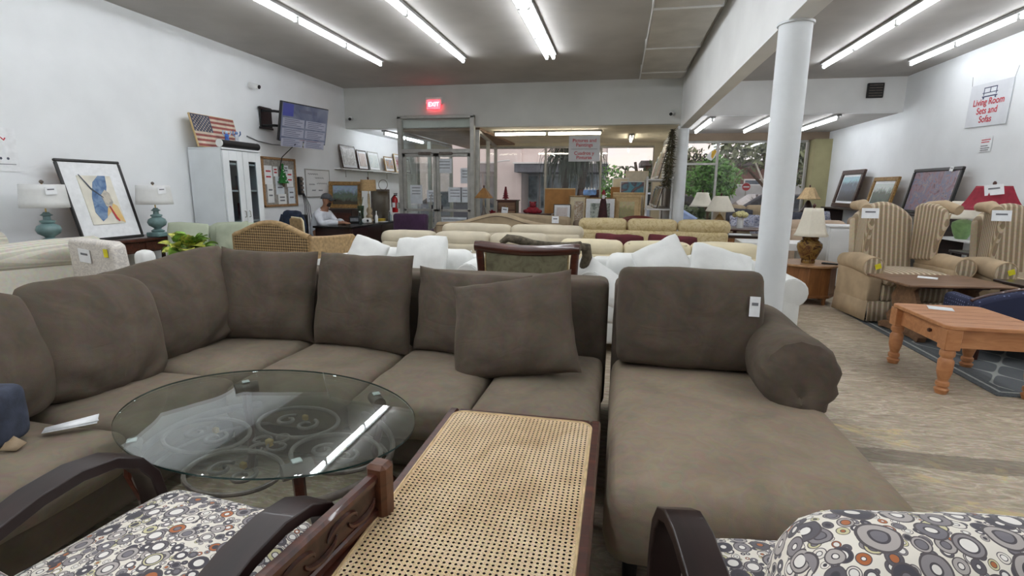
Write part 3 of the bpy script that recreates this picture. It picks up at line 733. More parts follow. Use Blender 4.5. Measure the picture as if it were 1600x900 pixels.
# ---------------------------------------------------------------- two bentwood armchairs with ring-print fabric
M_RINGS = ring_fabric('ring_print_cotton', 17)
M_BENT = wood('bent_dark_wood', (28, 17, 17), (50, 31, 28), .34, 2, (8, 1, 1), coat=.08)
def bent_chair(label, loc, rz, big=0, bz=.64, lean=14, by=-.245):
    t = T('bentwood_armchair', label, 'armchair', loc, rz, 'ring-print armchairs')
    path = [(-.36, .40), (-.25, .485), (-.12, .553), (0, .595), (.10, .61), (.19, .60), (.255, .565), (.295, .505), (.312, .42), (.315, .28), (.312, .13), (.305, 0)]
    for sx in (-1, 1):
        x = sx * .345; a = G().ribbon(path, x - .046, x + .046, .034).obj('bent_arm', M_BENT, t, bevel=.004)
        G().ribbon([(-.36, .40), (-.385, .30), (-.375, .15), (-.36, 0)], x - .03, x + .03, .032).obj('rear_leg', M_BENT, t, bevel=.004)
        box('seat_side_rail', M_BENT, t, x - .015, x + .015, -.35, .30, .24, .30, .004)
    box('seat_front_rail', M_BENT, t, -.33, .33, .24, .27, .24, .30, .004)
    G().rbox(.615, .66, .17, .07, 10, crown=(0, .02, .035), amp=.006, freq=4, seed=3, M=TR(0, .02, .37)).obj('seat_cushion', M_RINGS, t, uv=True, smooth=60)
    G().rbox(.62 + big, .20 + big, .50, .10, 10, crown=(0, .05, .03), amp=.01, freq=4, seed=6).obj('back_cushion', M_RINGS, t, (0, by, bz), (R(lean), 0, 0), uv=True, smooth=60)
    G().ribbon([(-.30, .30), (-.40, .60), (-.47, .88)], -.30, .30, .03).obj('back_board', M_BENT, t, bevel=.004)
    return t
bent_chair('ring-print armchair with dark bent arms in front of the glass table', (-1.13, .91, 0), R(-7), 0, .56, 24, -.36)
bent_chair('ring-print armchair with dark bent arms beside the chaise', (.56, 1.08, 0), R(8), .04)

# ---------------------------------------------------------------- right side: rug, tables, wing chairs
rug = T('area_rug', 'grey area rug with pale trellis pattern under the tables', 'rug', (3.72, 5.33, 0))
M_RUG = lattice('trellis_rug', (98, 102, 105), (160, 164, 160), 2.6)
box('rug_field', M_RUG, rug, -.94, .94, -1.18, 1.20, 0, .010, .002)
g = G(); g.bx(-1.06, 1.06, -1.30, -1.18, 0, .0105, .002); g.bx(-1.06, 1.06, 1.20, 1.32, 0, .0105, .002); g.bx(-1.06, -.94, -1.18, 1.2, 0, .0105, .002); g.bx(.94, 1.06, -1.18, 1.2, 0, .0105, .002)
rb_ = g.obj('rug_border', mat('rug_border_grey', (92, 97, 100), .95, .1, 60, .3, 120), rug)
g = G(); q = 1.0
g.bx(-q, q, -1.245, -1.225, .010, .0125, 0); g.bx(-q, q, 1.245, 1.265, .010, .0125, 0); g.bx(-q - .01, -q + .01, -1.24, 1.26, .010, .0125, 0); g.bx(q - .01, q + .01, -1.24, 1.26, .010, .0125, 0)
g.obj('pale_stripe', mat('rug_stripe', (170, 174, 170), .95, .06, 60), rb_)

TURN = [(.040, .0), (.030, .0), (.040, .05), (.043, .075), (.030, .085), (.036, .10), (.036, .11), (.030, .12), (.046, .20), (.050, .27), (.036, .29), (.048, .305), (.048, .325), (.036, .335)]
def pine_table():
    t = T('pine_table', 'honey pine side table with turned legs and white paper', 'table', (2.57, 4.345, 0), 0)
    hx, hy, z = .315, .385, .50
    g = G(); pts = []
    for (cx, cy, a0) in ((hx - .05, hy - .05, 0), (-hx + .05, hy - .05, 90), (-hx + .05, -hy + .05, 180), (hx - .05, -hy + .05, 270)):
        for k in range(6): a = R(a0 + 18 * k); pts.append((cx + .05 * math.cos(a), cy + .05 * math.sin(a)))
    n = len(pts); g.v = [(x, y, z - .028) for x, y in pts] + [(x, y, z) for x, y in pts]; g.f = [tuple(range(n))[::-1], tuple(range(n, 2 * n))] + [(i, (i + 1) % n, (i + 1) % n + n, i + n) for i in range(n)]
    top = g.obj('table_top', M_PINE, t, bevel=.006)
    for k in range(1, 6): box('plank_groove', wood('pine_groove', (120, 72, 42), (140, 90, 56)), top, -hx + .03, hx - .03, -hy + k * hy / 3 - .0012, -hy + k * hy / 3 + .0012, z - .0005, z + .0006, 0)
    for sx in (-1, 1):
        box('apron', M_PINE, t, min(sx * .27, sx * .25), max(sx * .27, sx * .25), -.30, .30, .335, .472, .003)
        for sy in (-1, 1):
            l = box('leg', M_PINE, t, sx * .265 - .048, sx * .265 + .048, sy * .335 - .048, sy * .335 + .048, .325, .472, .004)
            G().lathe([(.034, 0), (.046, .035), (.030, .05), (.041, .06), (.041, .085), (.030, .095), (.046, .16), (.048, .24), (.034, .265), (.046, .28), (.046, .305), (.038, .325)], 20, TR(sx * .265, sy * .335)).obj('turned_shaft', M_PINE, l)
    for sy in (-1, 1): box('apron', M_PINE, t, -.22, .22, min(sy * .34, sy * .32), max(sy * .34, sy * .32), .335, .472, .003)
    G().lathe([(.012, 0), (.016, .01), (.012, .02)], 12, TR(-.272, -.12, .405, ry=R(-90))).obj('knob', M_MAHOG, t)
    return t
pine_table()
def loose_paper(loc, rz, label, w_=.12, h_=.16):
    o = G().add([(-w_ / 2, -h_ / 2, 0), (w_ / 2, -h_ / 2, .002), (w_ / 2, h_ / 2, .006), (-w_ / 2, h_ / 2, 0)], [(0, 1, 2, 3)]).obj('price_sheet', M_PAPER, None, loc, (0, 0, rz), solid=.001)
    return tag(o, label, 'paper', 'price sheets on tables')
loose_paper((2.52, 4.56, .503), R(70), 'white price sheet on the honey pine table')

tr = T('trestle_table', 'worn walnut trestle table in front of the striped wing chair', 'table', (3.08, 5.68, .0115), R(6))
box('table_top', M_WALNUT, tr, -.47, .47, -.34, .34, .53, .552, .006)
for sx in (-1, 1):
    x = sx * .27
    G().prism([(-.20, .07), (-.24, .16), (-.15, .24), (-.20, .36), (-.13, .46), (-.22, .53), (.22, .53), (.13, .46), (.20, .36), (.15, .24), (.24, .16), (.20, .07)], -.018, .018, TR(x, 0, 0, rz=R(90))).obj('leg_panel', M_WALNUT, tr, bevel=.003)
    G().prism([(-.30, 0), (-.32, .05), (-.22, .09), (.22, .09), (.32, .05), (.30, 0), (.2, .02), (-.2, .02)], -.04, .04, TR(x, 0, 0, rz=R(90))).obj('foot', M_WALNUT, tr, bevel=.005)
box('stretcher', M_WALNUT, tr, -.26, .26, -.015, .015, .14, .22, .004)
box('keeper_bar', M_MAHOG, tr, -.30, .30, -.24, -.2, .505, .53, .003)
loose_paper((3.05, 5.80, .565), R(60), 'white price sheet on the walnut trestle table')
dt = T('dark_table', 'dark brown coffee table at the right edge of the picture', 'table', (4.02, 5.62, .0115), R(4))
box('table_top', M_DARKW, dt, -.36, .36, -.26, .26, .535, .56, .005); box('apron', M_DARKW, dt, -.31, .31, -.21, .21, .47, .535, .004)
for sx in (-1, 1):
    for sy in (-1, 1): box('leg', M_DARKW, dt, sx * .29 - .025, sx * .29 + .025, sy * .19 - .025, sy * .19 + .025, 0, .47, .004)
loose_paper((3.95, 5.72, .573), R(20), 'crumpled white price sheet on the dark coffee table')

def dots_fabric():
    g = N('blue_dotted_weave'); v = g.co(); x = g.n('TexVoronoi', feature='F1'); x.inputs['Scale'].default_value = 32; x.inputs['Randomness'].default_value = .25
    g.l(v, 0, x, 'Vector'); r = g.ramp(x, 'Distance', [(.16, (112, 118, 150)), (.24, (36, 42, 70))]); g.l(r, 0, g.b, 'Base Color'); g.set(Roughness=.85); return g.m
bs = T('blue_loveseat', 'navy blue dotted loveseat behind the pine table', 'sofa', (3.55, 4.98, .0115), R(-4))
M_BLUE = dots_fabric()
bk = []
for k in range(13): u = -1 + 2 * k / 12; bk.append((u * .62, .50 + .13 * (1 - abs(u) ** 2.4)))
G().prism([(-.62, .14)] + bk + [(.62, .14)], -.075, .075, TR(0, -.12, 0)).obj('back', M_BLUE, bs, bevel=.035)
G().tube([(x, -.12, z + .004) for x, z in bk], .014, 8).obj('wood_trim', M_MAHOG, bs)
G().rbox(1.16, .40, .26, .06, 5, M=TR(0, .14, .27)).obj('seat', M_BLUE, bs)
for sx in (-1, 1):
    G().rbox(.12, .42, .30, .05, 4, M=TR(sx * .56, .12, .36)).obj('arm', M_BLUE, bs)
    for y in (-.12, .30): G().lathe([(.016, 0), (.026, .14)], 10, TR(sx * .52, y)).obj('leg', M_MAHOG, bs)

# striped wing chairs
M_STR = stripes('ticking_stripe', (198, 182, 156), (150, 131, 106), 19, 0)
M_STRY = stripes('ticking_stripe_wing', (198, 182, 156), (150, 131, 106), 24, 1)
M_STRP = mat('plain_tan_side', (182, 160, 130), .85, .05, 6, .2, 200)
def wing_chair(label, loc, rz):
    t = T('wing_chair', label, 'armchair', loc, rz, 'striped wing chairs')
    # back: arched slab leaning back
    arch = [(-.33, .42)] + [(-.33 + .66 * k / 12, 1.09 + .20 * math.sin(PI * k / 12) ** .8) for k in range(13)] + [(.33, .42)]
    G().prism(arch, -.07, .07).obj('back', M_STR, t, (0, .33, 0), (R(-9), 0, 0), bevel=.045)
    for sx in (-1, 1):
        wp = [(.36, .62), (.38, 1.22), (.30, 1.27), (.12, 1.26), (.0, 1.20), (-.03, 1.05), (.05, .85), (.08, .64)]
        wg = G().prism([(y, z) for y, z in wp], -.035, .035, TR(sx * .385, 0, 0, rz=R(90) + sx * R(14))).obj('wing', M_STRY, t, bevel=.03)
        # scrolled top of the wing
        G().tube([(sx * .40, .34, 1.235), (sx * .43, .12, 1.245), (sx * .47, -.04, 1.20)], [.05, .062, .055], 12).obj('wing_scroll', M_STRP, wg)
        G().tube([(sx * .405, .0 - .02, 1.16), (sx * .39, .0, 1.0), (sx * .385, .06, .82), (sx * .39, .08, .66)], .008, 6).obj('welt', M_STRP, wg)
        ar = G().tube([(sx * .43, .34, .60), (sx * .44, .05, .625), (sx * .455, -.28, .60)], [.085, .10, .108], 18).obj('roll_arm', M_STRP, t)
        G().lathe([(.104, 0), (.098, .008), (.06, .013)], 18, TR(sx * .455, -.281, .60, R(90))).obj('arm_front', M_STR, ar)
        G().tube([(sx * .455 + .104 * math.cos(a), -.287, .60 + .104 * math.sin(a)) for a in [2 * PI * i / 24 for i in range(24)]], .007, 6, True).obj('welt', M_STRP, ar)
        G().rbox(.15, .66, .38, .03, 4, M=TR(sx * .415, .04, .40)).obj('side_panel', M_STRP, t)
    G().rbox(.68, .64, .20, .05, 5, M=TR(0, .02, .32)).obj('seat_deck', M_STR, t)
    G().rbox(.66, .62, .14, .055, 6, crown=(0, .01, .025), M=TR(0, -.04, .47)).obj('seat_cushion', M_STR, t)
    # pleated skirt
    g = G()
    path = []
    for k in range(61):
        u = k / 60; path.append((-.475 + .95 * u, -.315 - .006 * math.sin(u * 40)))
    vs_ = []
    for (x, y) in path: vs_ += [(x, y, .235), (x * 1.02, y - .02, .02)]
    g.add(vs_, [(2 * i, 2 * i + 1, 2 * i + 3, 2 * i + 2) for i in range(60)])
    g.obj('front_skirt', M_STR, t, solid=.006)
    for sx in (-1, 1):
        G().add([(sx * .48, -.31, .235), (sx * .50, -.33, .02), (sx * .50, .36, .02), (sx * .48, .36, .235)], [(0, 1, 2, 3)]).obj('side_skirt', M_STRP, t, solid=.006)
    for sx in (-1, 1):
        for y in (-.25, .3): G().lathe([(.02, 0), (.03, .22)], 10, TR(sx * .36, y)).obj('leg', M_MAHOG, t)
    tagpaper(t, (-.44, -.065, 1.16), (R(-6), 0, R(-6)), .17, .11)
    tagpaper(t, (-.42, -.305, .61), (0, R(-20), 0), .06, .055, M_YEL, 'yellow_sticker')
    return t
wing_chair('striped tan wing chair behind the walnut trestle table', (3.12, 6.45, .0115), R(6))
wing_chair('striped tan wing chair cut off by the right edge', (4.28, 6.30, .0115), R(2))

# octagonal drum table and its lamp
ot = T('drum_table', 'octagonal oak drum table carrying the painted urn lamp', 'table', (2.42, 7.22, 0), R(10))
def octa(r, n=8, a0=22.5): return [(r * math.cos(R(a0 + 360 * k / n)), r * math.sin(R(a0 + 360 * k / n))) for k in range(n)]
for k in range(8):
    p0, p1 = octa(.315)[k], octa(.315)[(k + 1) % 8]; L = math.hypot(p1[0] - p0[0], p1[1] - p0[1])
    pn = G().bx(-L / 2, L / 2, -.012, .012, .11, .475, .003).obj('side_panel', M_OAK, ot, ((p0[0] + p1[0]) / 2, (p0[1] + p1[1]) / 2, 0), (0, 0, math.atan2(p1[1] - p0[1], p1[0] - p0[0])))
    G().tube([(p0[0], p0[1], .11), (p0[0], p0[1], .475)], .014, 8).obj('corner_bead', M_OAK, ot)
def slab(pts, z0, z1):
    n = len(pts); g = G(); g.v = [(x, y, z0) for x, y in pts] + [(x, y, z1) for x, y in pts]
    g.f = [tuple(range(n))[::-1], tuple(range(n, 2 * n))] + [(i, (i + 1) % n, (i + 1) % n + n, i + n) for i in range(n)]; return g
slab(octa(.365, 32, 0), .475, .505).obj('table_top', wood('oak_top', (150, 112, 78), (186, 150, 112), .35), ot, bevel=.008)
slab(octa(.345), .09, .125).obj('base_moulding', M_OAK, ot, bevel=.01)
for k in range(4):
    a = R(22.5 + 90 * k); G().lathe([(.018, 0), (.026, .03), (.022, .05), (.032, .09)], 12, TR(.28 * math.cos(a), .28 * math.sin(a))).obj('foot', M_OAK, ot)

def shade_square(w0, w1, h, bell=.3, n=8, sides=4, z0=0):
    """flared panelled shade, open at both ends"""
    g = G(); vs_ = []
    for i in range(n + 1):
        t = i / n; w_ = w0 + (w1 - w0) * (t ** (1 - bell) if bell else t)
        for k in range(sides): a = R(45 + 360 / sides * k); vs_.append((w_ * math.cos(a), w_ * math.sin(a), z0 + h * t))
    g.add(vs_, [(i * sides + k, i * sides + (k + 1) % sides, (i + 1) * sides + (k + 1) % sides, (i + 1) * sides + k) for i in range(n) for k in range(sides)])
    return g
def lamp(name, label, loc, body, shade, m_body, m_shade, rz=0, sides=0, bell=.45, group='table lamps for sale', finial=True, parts=None):
    """body = lathe profile; shade = (r_bottom, r_top, z0, z1)"""
    t = T(name, label, 'lamp', loc, rz, group)
    zt = body[-1][1]
    G().lathe(body, 20).obj('lamp_base', m_body, t)
    r0_, r1_, z0, z1 = shade
    G().tube([(0, 0, zt), (0, 0, z1 + .01)], .006, 8).obj('stem', M_BRASS, t)
    sh = shade_square(r0_, r1_, z1 - z0, bell, 8, sides or 28, z0).obj('lamp_shade', m_shade, t, solid=.004, smooth=30)
    g = G()
    for k in range(3): a = 2 * PI * k / 3; g.tube([(0, 0, z1 - .01), (r1_ * .96 * math.cos(a), r1_ * .96 * math.sin(a), z1 - .005)], .003, 6)
    g.obj('shade_spider', M_BRASS, sh)
    if finial: G().lathe([(.008, z1), (.018, z1 + .02), (.02, z1 + .035), (.008, z1 + .055)], 12).obj('finial', M_MAHOG, t)
    return t
M_URN = art('painted_urn_glaze', [(58, 36, 26), (96, 62, 38), (138, 108, 52), (74, 48, 32), (40, 28, 24)], 7, 2, rough=.25)
lamp('urn_lamp', 'painted brown urn lamp with cream flared shade on the drum table', (2.40, 7.16, .505), [(.075, 0), (.08, .02), (.075, .04), (.09, .06), (.125, .14), (.145, .20), (.14, .25), (.10, .285), (.085, .295), (.095, .31), (.09, .33), (.03, .34)], (.215, .115, .345, .69), M_URN, M_SHADE, R(20), 6, .35)
remote = T('remote_control', 'dark remote handset lying on the drum table beside the lamp', 'remote', (2.62, 7.06, .505), R(-30))
box('handset', M_BLACK, remote, -.09, .09, -.022, .022, 0, .02, .006)
for k in range(4): box('button', M_INK, remote, -.06 + .035 * k - .008, -.06 + .035 * k + .008, -.008, .008, .019, .023, .002)

# white furniture in the middle distance
wt = T('white_table', 'white lacquered parsons table behind the near column', 'table', (2.24, 8.15, 0), R(-3))
box('table_top', M_WHITE, wt, -.48, .48, -.30, .30, .58, .68, .006)
for sx in (-1, 1):
    for sy in (-1, 1): box('leg', M_WHITE, wt, sx * .42 - .05, sx * .42 + .05, sy * .24 - .05, sy * .24 + .05, 0, .58, .004)
wb = T('white_cabinet', 'tall white panel cabinet beside the urn lamp', 'cabinet', (3.32, 8.35, 0), 0)
box('body', M_WHITE, wb, -.36, .36, -.2, .2, .06, .90, .006); box('top_panel', M_WHITE, wb, -.38, .38, -.22, .22, .90, .925, .004)
for k in (-1, 1):
    dr = box('door', M_WHITE, wb, min(0, k * .34) + .005, max(0, k * .34) - .005, -.215, -.2, .1, .87, .004); G().ball((k * .05, -.225, .5), .014, 8).obj('knob', M_ALU, dr)
for sx in (-1, 1):
    for sy in (-1, 1): box('foot', M_WHITE, wb, sx * .32 - .025, sx * .32 + .025, sy * .16 - .025, sy * .16 + .025, 0, .06, .003)

# ---------------------------------------------------------------- rows of sofas in the middle of the floor
def sofa(label, loc, rz, w_, m, back_h=.88, n=3, d=.90, arm='roll', seat_h=.44, roll_cush=False, back_gap=.13, name='sofa', group='sofas in rows', m_c=None, wavy=0, seed=0, back_t=.18, cat='sofa', legs=M_MAHOG, arm_h=.62):
    t = T(name, label, cat, loc, rz, group); hw = w_ / 2; aw = .2 if arm else 0
    G().rbox(w_ - .04, d - .06, .22, .04, 4, M=TR(0, 0, .20)).obj('base', m, t)
    G().rbox(w_ - aw * .6, back_t, back_h - back_gap - .10, .05, 5, amp=.004, freq=2, M=TR(0, d / 2 - back_t / 2, (back_h - back_gap + .10) / 2)).obj('back', m, t)
    iw = (w_ - 2 * aw) / n
    for k in range(n):
        x = -hw + aw + iw * (k + .5)
        G().rbox(iw - .008, d - back_t - .02, .17, .05, 5, crown=(0, 0, .02), amp=.005, seed=k + seed, M=TR(x, -back_t / 2 - .01, seat_h - .07)).obj('seat_cushion', m_c or m, t)
    bw = (w_ - .06) / n if roll_cush else iw
    for k in range(n):
        x = (-hw + .03 + bw * (k + .5)) if roll_cush else (-hw + aw + iw * (k + .5))
        hh = .19 if roll_cush else back_h - seat_h
        g = G().rbox(bw - .012, .24, hh, .075 if roll_cush else .085, 8, crown=(.01, .02, .012), amp=.007 + wavy, freq=5, seed=k + 3 + seed, M=TR(x, d / 2 - back_t - .06 + (.08 if roll_cush else 0), back_h - hh / 2))
        c = g.obj('back_cushion', m_c or m, t, smooth=60)
        if wavy:
            L = bw - .1; G().tube([(x - L / 2 + L * i / 20, d / 2 - back_t + .075 + .02 * (0 if not roll_cush else 4) * .4, back_h - .035 + .014 * math.sin(i * .9 + k * 2) + .006 * math.sin(i * 2.3)) for i in range(21)], .011, 6).obj('welt', m_c or m, c)
    if arm:
        for sx in (-1, 1):
            if arm == 'roll':
                a = G().tube([(sx * (hw - .08), d / 2 - .05, arm_h - .09), (sx * (hw - .08), 0, arm_h - .085), (sx * (hw - .075), -d / 2 + .04, arm_h - .09)], [.095, .11, .115], 16).obj('roll_arm', m, t)
                G().rbox(.16, d - .06, arm_h - .24, .04, 3, M=TR(sx * (hw - .09), 0, (arm_h - .24) / 2 + .12)).obj('arm_panel', m, t)
                G().lathe([(.112, 0), (.105, .008), (.06, .012), (.02, .014)], 18, TR(sx * (hw - .075), -d / 2 + .04, arm_h - .09, R(90))).obj('arm_front', m, a)
            else:
                G().rbox(.18, d - .04, arm_h - .1, .05, 4, M=TR(sx * (hw - .09), 0, (arm_h + .1) / 2)).obj('arm', m, t)
    for sx in (-1, 1):
        for sy in (-1, 1): G().lathe([(.02, 0), (.028, .10)], 10, TR(sx * (hw - .1), sy * (d / 2 - .1))).obj('leg', legs, t)
    return t
def white_pillow(loc, rot, label, w_, h_, t_, seed, m=None, folds=.012, group='white pillows on the white sofas', name='pillow'):
    return cushion(w_, h_, t_, loc, rot, label, seed, folds, .03, .15, m or M_WCOT, group, name=name, rnd=.25, amp=.018)

M_DAMASK = art('gold_damask', [(166, 146, 104), (186, 167, 124), (202, 186, 146), (180, 160, 116)], 9, 2.5, rough=.8)
# white slipcovered sofas just behind the sectional
sofa('white slipcovered sofa behind the chaise, facing the camera', (.585, 4.78, 0), 0, 1.74, M_WCOT, .80, 2, .92, 'roll', .44, back_gap=.05, group='white slipcovered sofas', wavy=.004, seed=2, arm_h=.70)
sofa('white slipcovered sofa behind the middle of the sectional, left of the wooden chair', (-2.0, 4.80, 0), 0, 1.56, M_WCOT, .78, 2, .92, 'roll', .44, back_gap=.05, group='white slipcovered sofas', wavy=.004, seed=6, arm_h=.72)
white_pillow((.40, 4.70, .76), (R(-20), R(-28), R(-8)), 'white pillow tilted up to the right behind the chaise', .46, .42, .2, 11)
white_pillow((.88, 4.66, .735), (R(-25), R(14), R(6)), 'white pillow slumped beside the near column', .54, .38, .22, 12)
white_pillow((-.12, 4.45, .62), (R(-40), R(34), R(-10)), 'long white bolster lying on the left arm of the right sofa', .56, .3, .2, 13)
white_pillow((-2.38, 4.62, .735), (R(-18), R(18), R(-6)), 'small white pillow with a pointed top on the left sofa', .40, .38, .16, 14)
white_pillow((-1.82, 4.62, .73), (R(-18), R(-4), R(-6)), 'plump white pillow in the middle of the left sofa', .54, .46, .24, 15)
st = T('price_sticker', 'small yellow price sticker on the white sofa arm', 'sticker', (-.26, 4.33, .64), R(10)); box('sticker', M_YEL, st, -.025, .025, -.032, -.029, -.03, .03, .0005)
# rows seen from behind
A_sofa = sofa('pale taupe three-cushion sofa seen from behind, nearest row', (-1.84, 6.36, 0), R(180), 2.15, M_CREAM, .875, 3, .9, 'roll', .44, True, .12, seed=1)
sofa('ivory three-cushion sofa with rippled welts seen from behind', (.42, 6.05, 0), R(181), 2.16, M_IVORY, .855, 3, .9, 'roll', .44, True, .14, wavy=.004, seed=4)
sofa('pale two-cushion sofa seen from behind in the second row', (-1.45, 7.42, 0), R(180), 2.06, M_CREAM, .905, 2, .9, 'box', .44, True, .1, seed=7)
sofa('gold damask three-cushion sofa seen from behind', (.52, 8.36, 0), R(178), 2.25, M_DAMASK, .965, 3, .9, 'roll', .44, True, .16, seed=9)
# camelback
cb_ = T('camelback_sofa', 'taupe camelback sofa with a humped back, third row', 'sofa', (-1.86, 8.42, 0), R(180), 'sofas in rows')
bk = [(-1.02 + 2.04 * k / 24, .86 + .165 * math.exp(-((-1.02 + 2.04 * k / 24) / .46) ** 2)) for k in range(25)]
G().prism([(-1.02, .16)] + bk + [(1.02, .16)], -.08, .08, TR(0, .36, 0)).obj('back', M_TAUPE, cb_, bevel=.04)
G().tube([(x, .44, z - .05) for x, z in bk], .007, 6).obj('welt', M_BROWNL, cb_)
G().rbox(1.96, .8, .28, .05, 4, M=TR(0, -.05, .28)).obj('seat', M_TAUPE, cb_)
for sx in (-1, 1):
    G().tube([(sx * .98, .36, .72), (sx * 1.0, .0, .66), (sx * 1.02, -.4, .62)], [.10, .10, .11], 14).obj('roll_arm', M_BROWNL, cb_)
    for y in (-.35, .3): G().lathe([(.02, 0), (.03, .15)], 10, TR(sx * .9, y)).obj('leg', M_MAHOG, cb_)
# further, partly hidden
fs_ = T('tan_sofa', 'tan sofa with a sloping back and white card beyond the camelback', 'sofa', (-1.55, 9.32, 0), R(180), 'sofas in rows')
G().prism([(-.75, .15), (-.75, .93), (.30, .98), (.55, .97), (.75, .9), (.75, .15)], -.1, .1, TR(0, .3, 0)).obj('back', M_TAUPE, fs_, bevel=.05)
G().rbox(1.46, .7, .3, .05, 4, M=TR(0, -.08, .28)).obj('seat', M_TAUPE, fs_)
for sx in (-1, 1): G().rbox(.18, .7, .5, .06, 4, M=TR(sx * .68, -.08, .36)).obj('arm', M_TAUPE, fs_)
tagpaper(fs_, (-.50, .41, .885), (0, 0, R(180)), .12, .12)
rs = T('red_settee', 'dark red leather settee with rolled back below the pictures', 'sofa', (.36, 9.5, 0), R(178), 'sofas in rows')
M_REDL = mat('oxblood_leather', (104, 44, 34), .35, .1, 6)
rb2 = [(-.42 + .84 * k / 12, .82 + .10 * math.sin(PI * k / 12)) for k in range(13)]
G().prism([(-.42, .2)] + rb2 + [(.42, .2)], -.06, .06, TR(0, .25, 0)).obj('back', M_REDL, rs, bevel=.04)
G().tube([(x, .25, z) for x, z in rb2], .05, 10).obj('top_roll', M_REDL, rs)
G().rbox(.8, .55, .28, .05, 4, M=TR(0, -.05, .30)).obj('seat', M_REDL, rs)
for sx in (-1, 1):
    for y in (-.25, .25): G().lathe([(.02, 0), (.028, .18)], 10, TR(sx * .36, y)).obj('leg', M_MAHOG, rs)
bs2 = T('brown_loveseat', 'grey brown loveseat back between tan sofa and pictures', 'sofa', (-.44, 9.42, 0), R(182), 'sofas in rows')
G().rbox(.66, .2, .72, .06, 5, amp=.008, M=TR(0, .25, .52)).obj('back', M_BROWNL, bs2); G().rbox(.66, .6, .3, .05, 4, M=TR(0, -.1, .28)).obj('seat', M_BROWNL, bs2)
for sx in (-1, 1):
    for y in (-.3, .25): G().lathe([(.02, 0), (.028, .14)], 8, TR(sx * .28, y)).obj('leg', M_MAHOG, bs2)
# burgundy pillows on the ivory sofa's seat
M_BURG = mat('burgundy_velvet', (96, 34, 42), .8, .1, 8)
for k, (x, l) in enumerate(((.02, 'burgundy pillow peeking over the ivory sofa, left one'), (.62, 'burgundy pillow peeking over the ivory sofa, right one'))):
    white_pillow((x, 6.12, .675), (R(14), R(2), 0), l, .56, .47, .16, 31 + k, M_BURG, .006, 'burgundy pillows')

# carved chair with green panel back
wc = T('carved_chair', 'carved mahogany armchair with moss green panel back behind the sectional', 'armchair', (-.715, 4.52, 0), R(-2))
M_MOSS = art('moss_velvet', [(84, 80, 62), (104, 100, 78), (120, 116, 92), (96, 88, 70)], 8, 1.5, rough=.85)
for sx in (-1, 1):
    G().tube([(sx * .36, -.30, 0), (sx * .37, -.28, .35), (sx * .385, -.30, .62), (sx * .405, -.335, .93)], [.026, .034, .036, .034], 10).obj('back_post', M_MAHOG, wc)
    G().tube([(sx * .36, .28, .0), (sx * .36, .28, .38)], [.018, .026], 8).obj('front_leg', M_MAHOG, wc)
    G().tube([(sx * .39, -.30, .64), (sx * .41, 0, .64), (sx * .40, .24, .62), (sx * .38, .27, .42)], .022, 8).obj('arm', M_MAHOG, wc)
    G().tube([(sx * .405 - .035, -.335, .925), (sx * .405 + .035, -.335, .925)], .044, 12).obj('scroll_ear', M_MAHOG, wc)
G().tube([(-.40 + .8 * k / 16, -.335 , .925 - .025 * math.sin(PI * k / 16)) for k in range(17)], .046, 12).obj('crest_rail', M_MAHOG, wc)
box('lower_rail', M_MAHOG, wc, -.37, .37, -.315, -.285, .55, .60, .006)
G().rbox(.70, .045, .30, .02, 6, crown=(0, .008, 0), M=TR(0, -.318, .745, R(4))).obj('back_panel', M_MOSS, wc)
g = G()
for (a, b, c, d) in ((-.355, .355, .88, .892), (-.355, .355, .597, .609), (-.355, -.343, .6, .89), (.343, .355, .6, .89)): g.bx(a, b, -.346, -.338, c, d, .002)
g.obj('gimp_trim', mat('gilt_gimp', (150, 130, 90), .6, .1, 40), wc)
G().rbox(.74, .56, .14, .05, 5, crown=(0, 0, .02), M=TR(0, 0, .40)).obj('seat', M_MOSS, wc)
th = T('fur_throw', 'grey brown shaggy throw bundled over the carved chair', 'blanket', (-.72, 4.40, .9))
M_FUR = mat('shaggy_fur', (92, 84, 70), .95, .2, 30, .9, 70)
G().tube([(.42, -.06, .03), (.47, -.02, .02), (.48, 0, -.06), (.455, .02, -.14), (.44, .03, -.24)], [.035, .045, .045, .04, .03], 10).obj('side_fold', M_FUR, th, smooth=60)
G().tube([(-.28, .06, .03), (-.22, .05, .075), (-.12, .05, .06), (.0, .06, .03), (.12, .08, .02)], [.025, .035, .04, .035, .03], 10).obj('top_fold', M_FUR, th, smooth=60)
G().tube([(.12, .08, .02), (.3, .06, .02), (.42, -.0, .035)], [.03, .03, .035], 10).obj('back_fold', M_FUR, th, smooth=60)

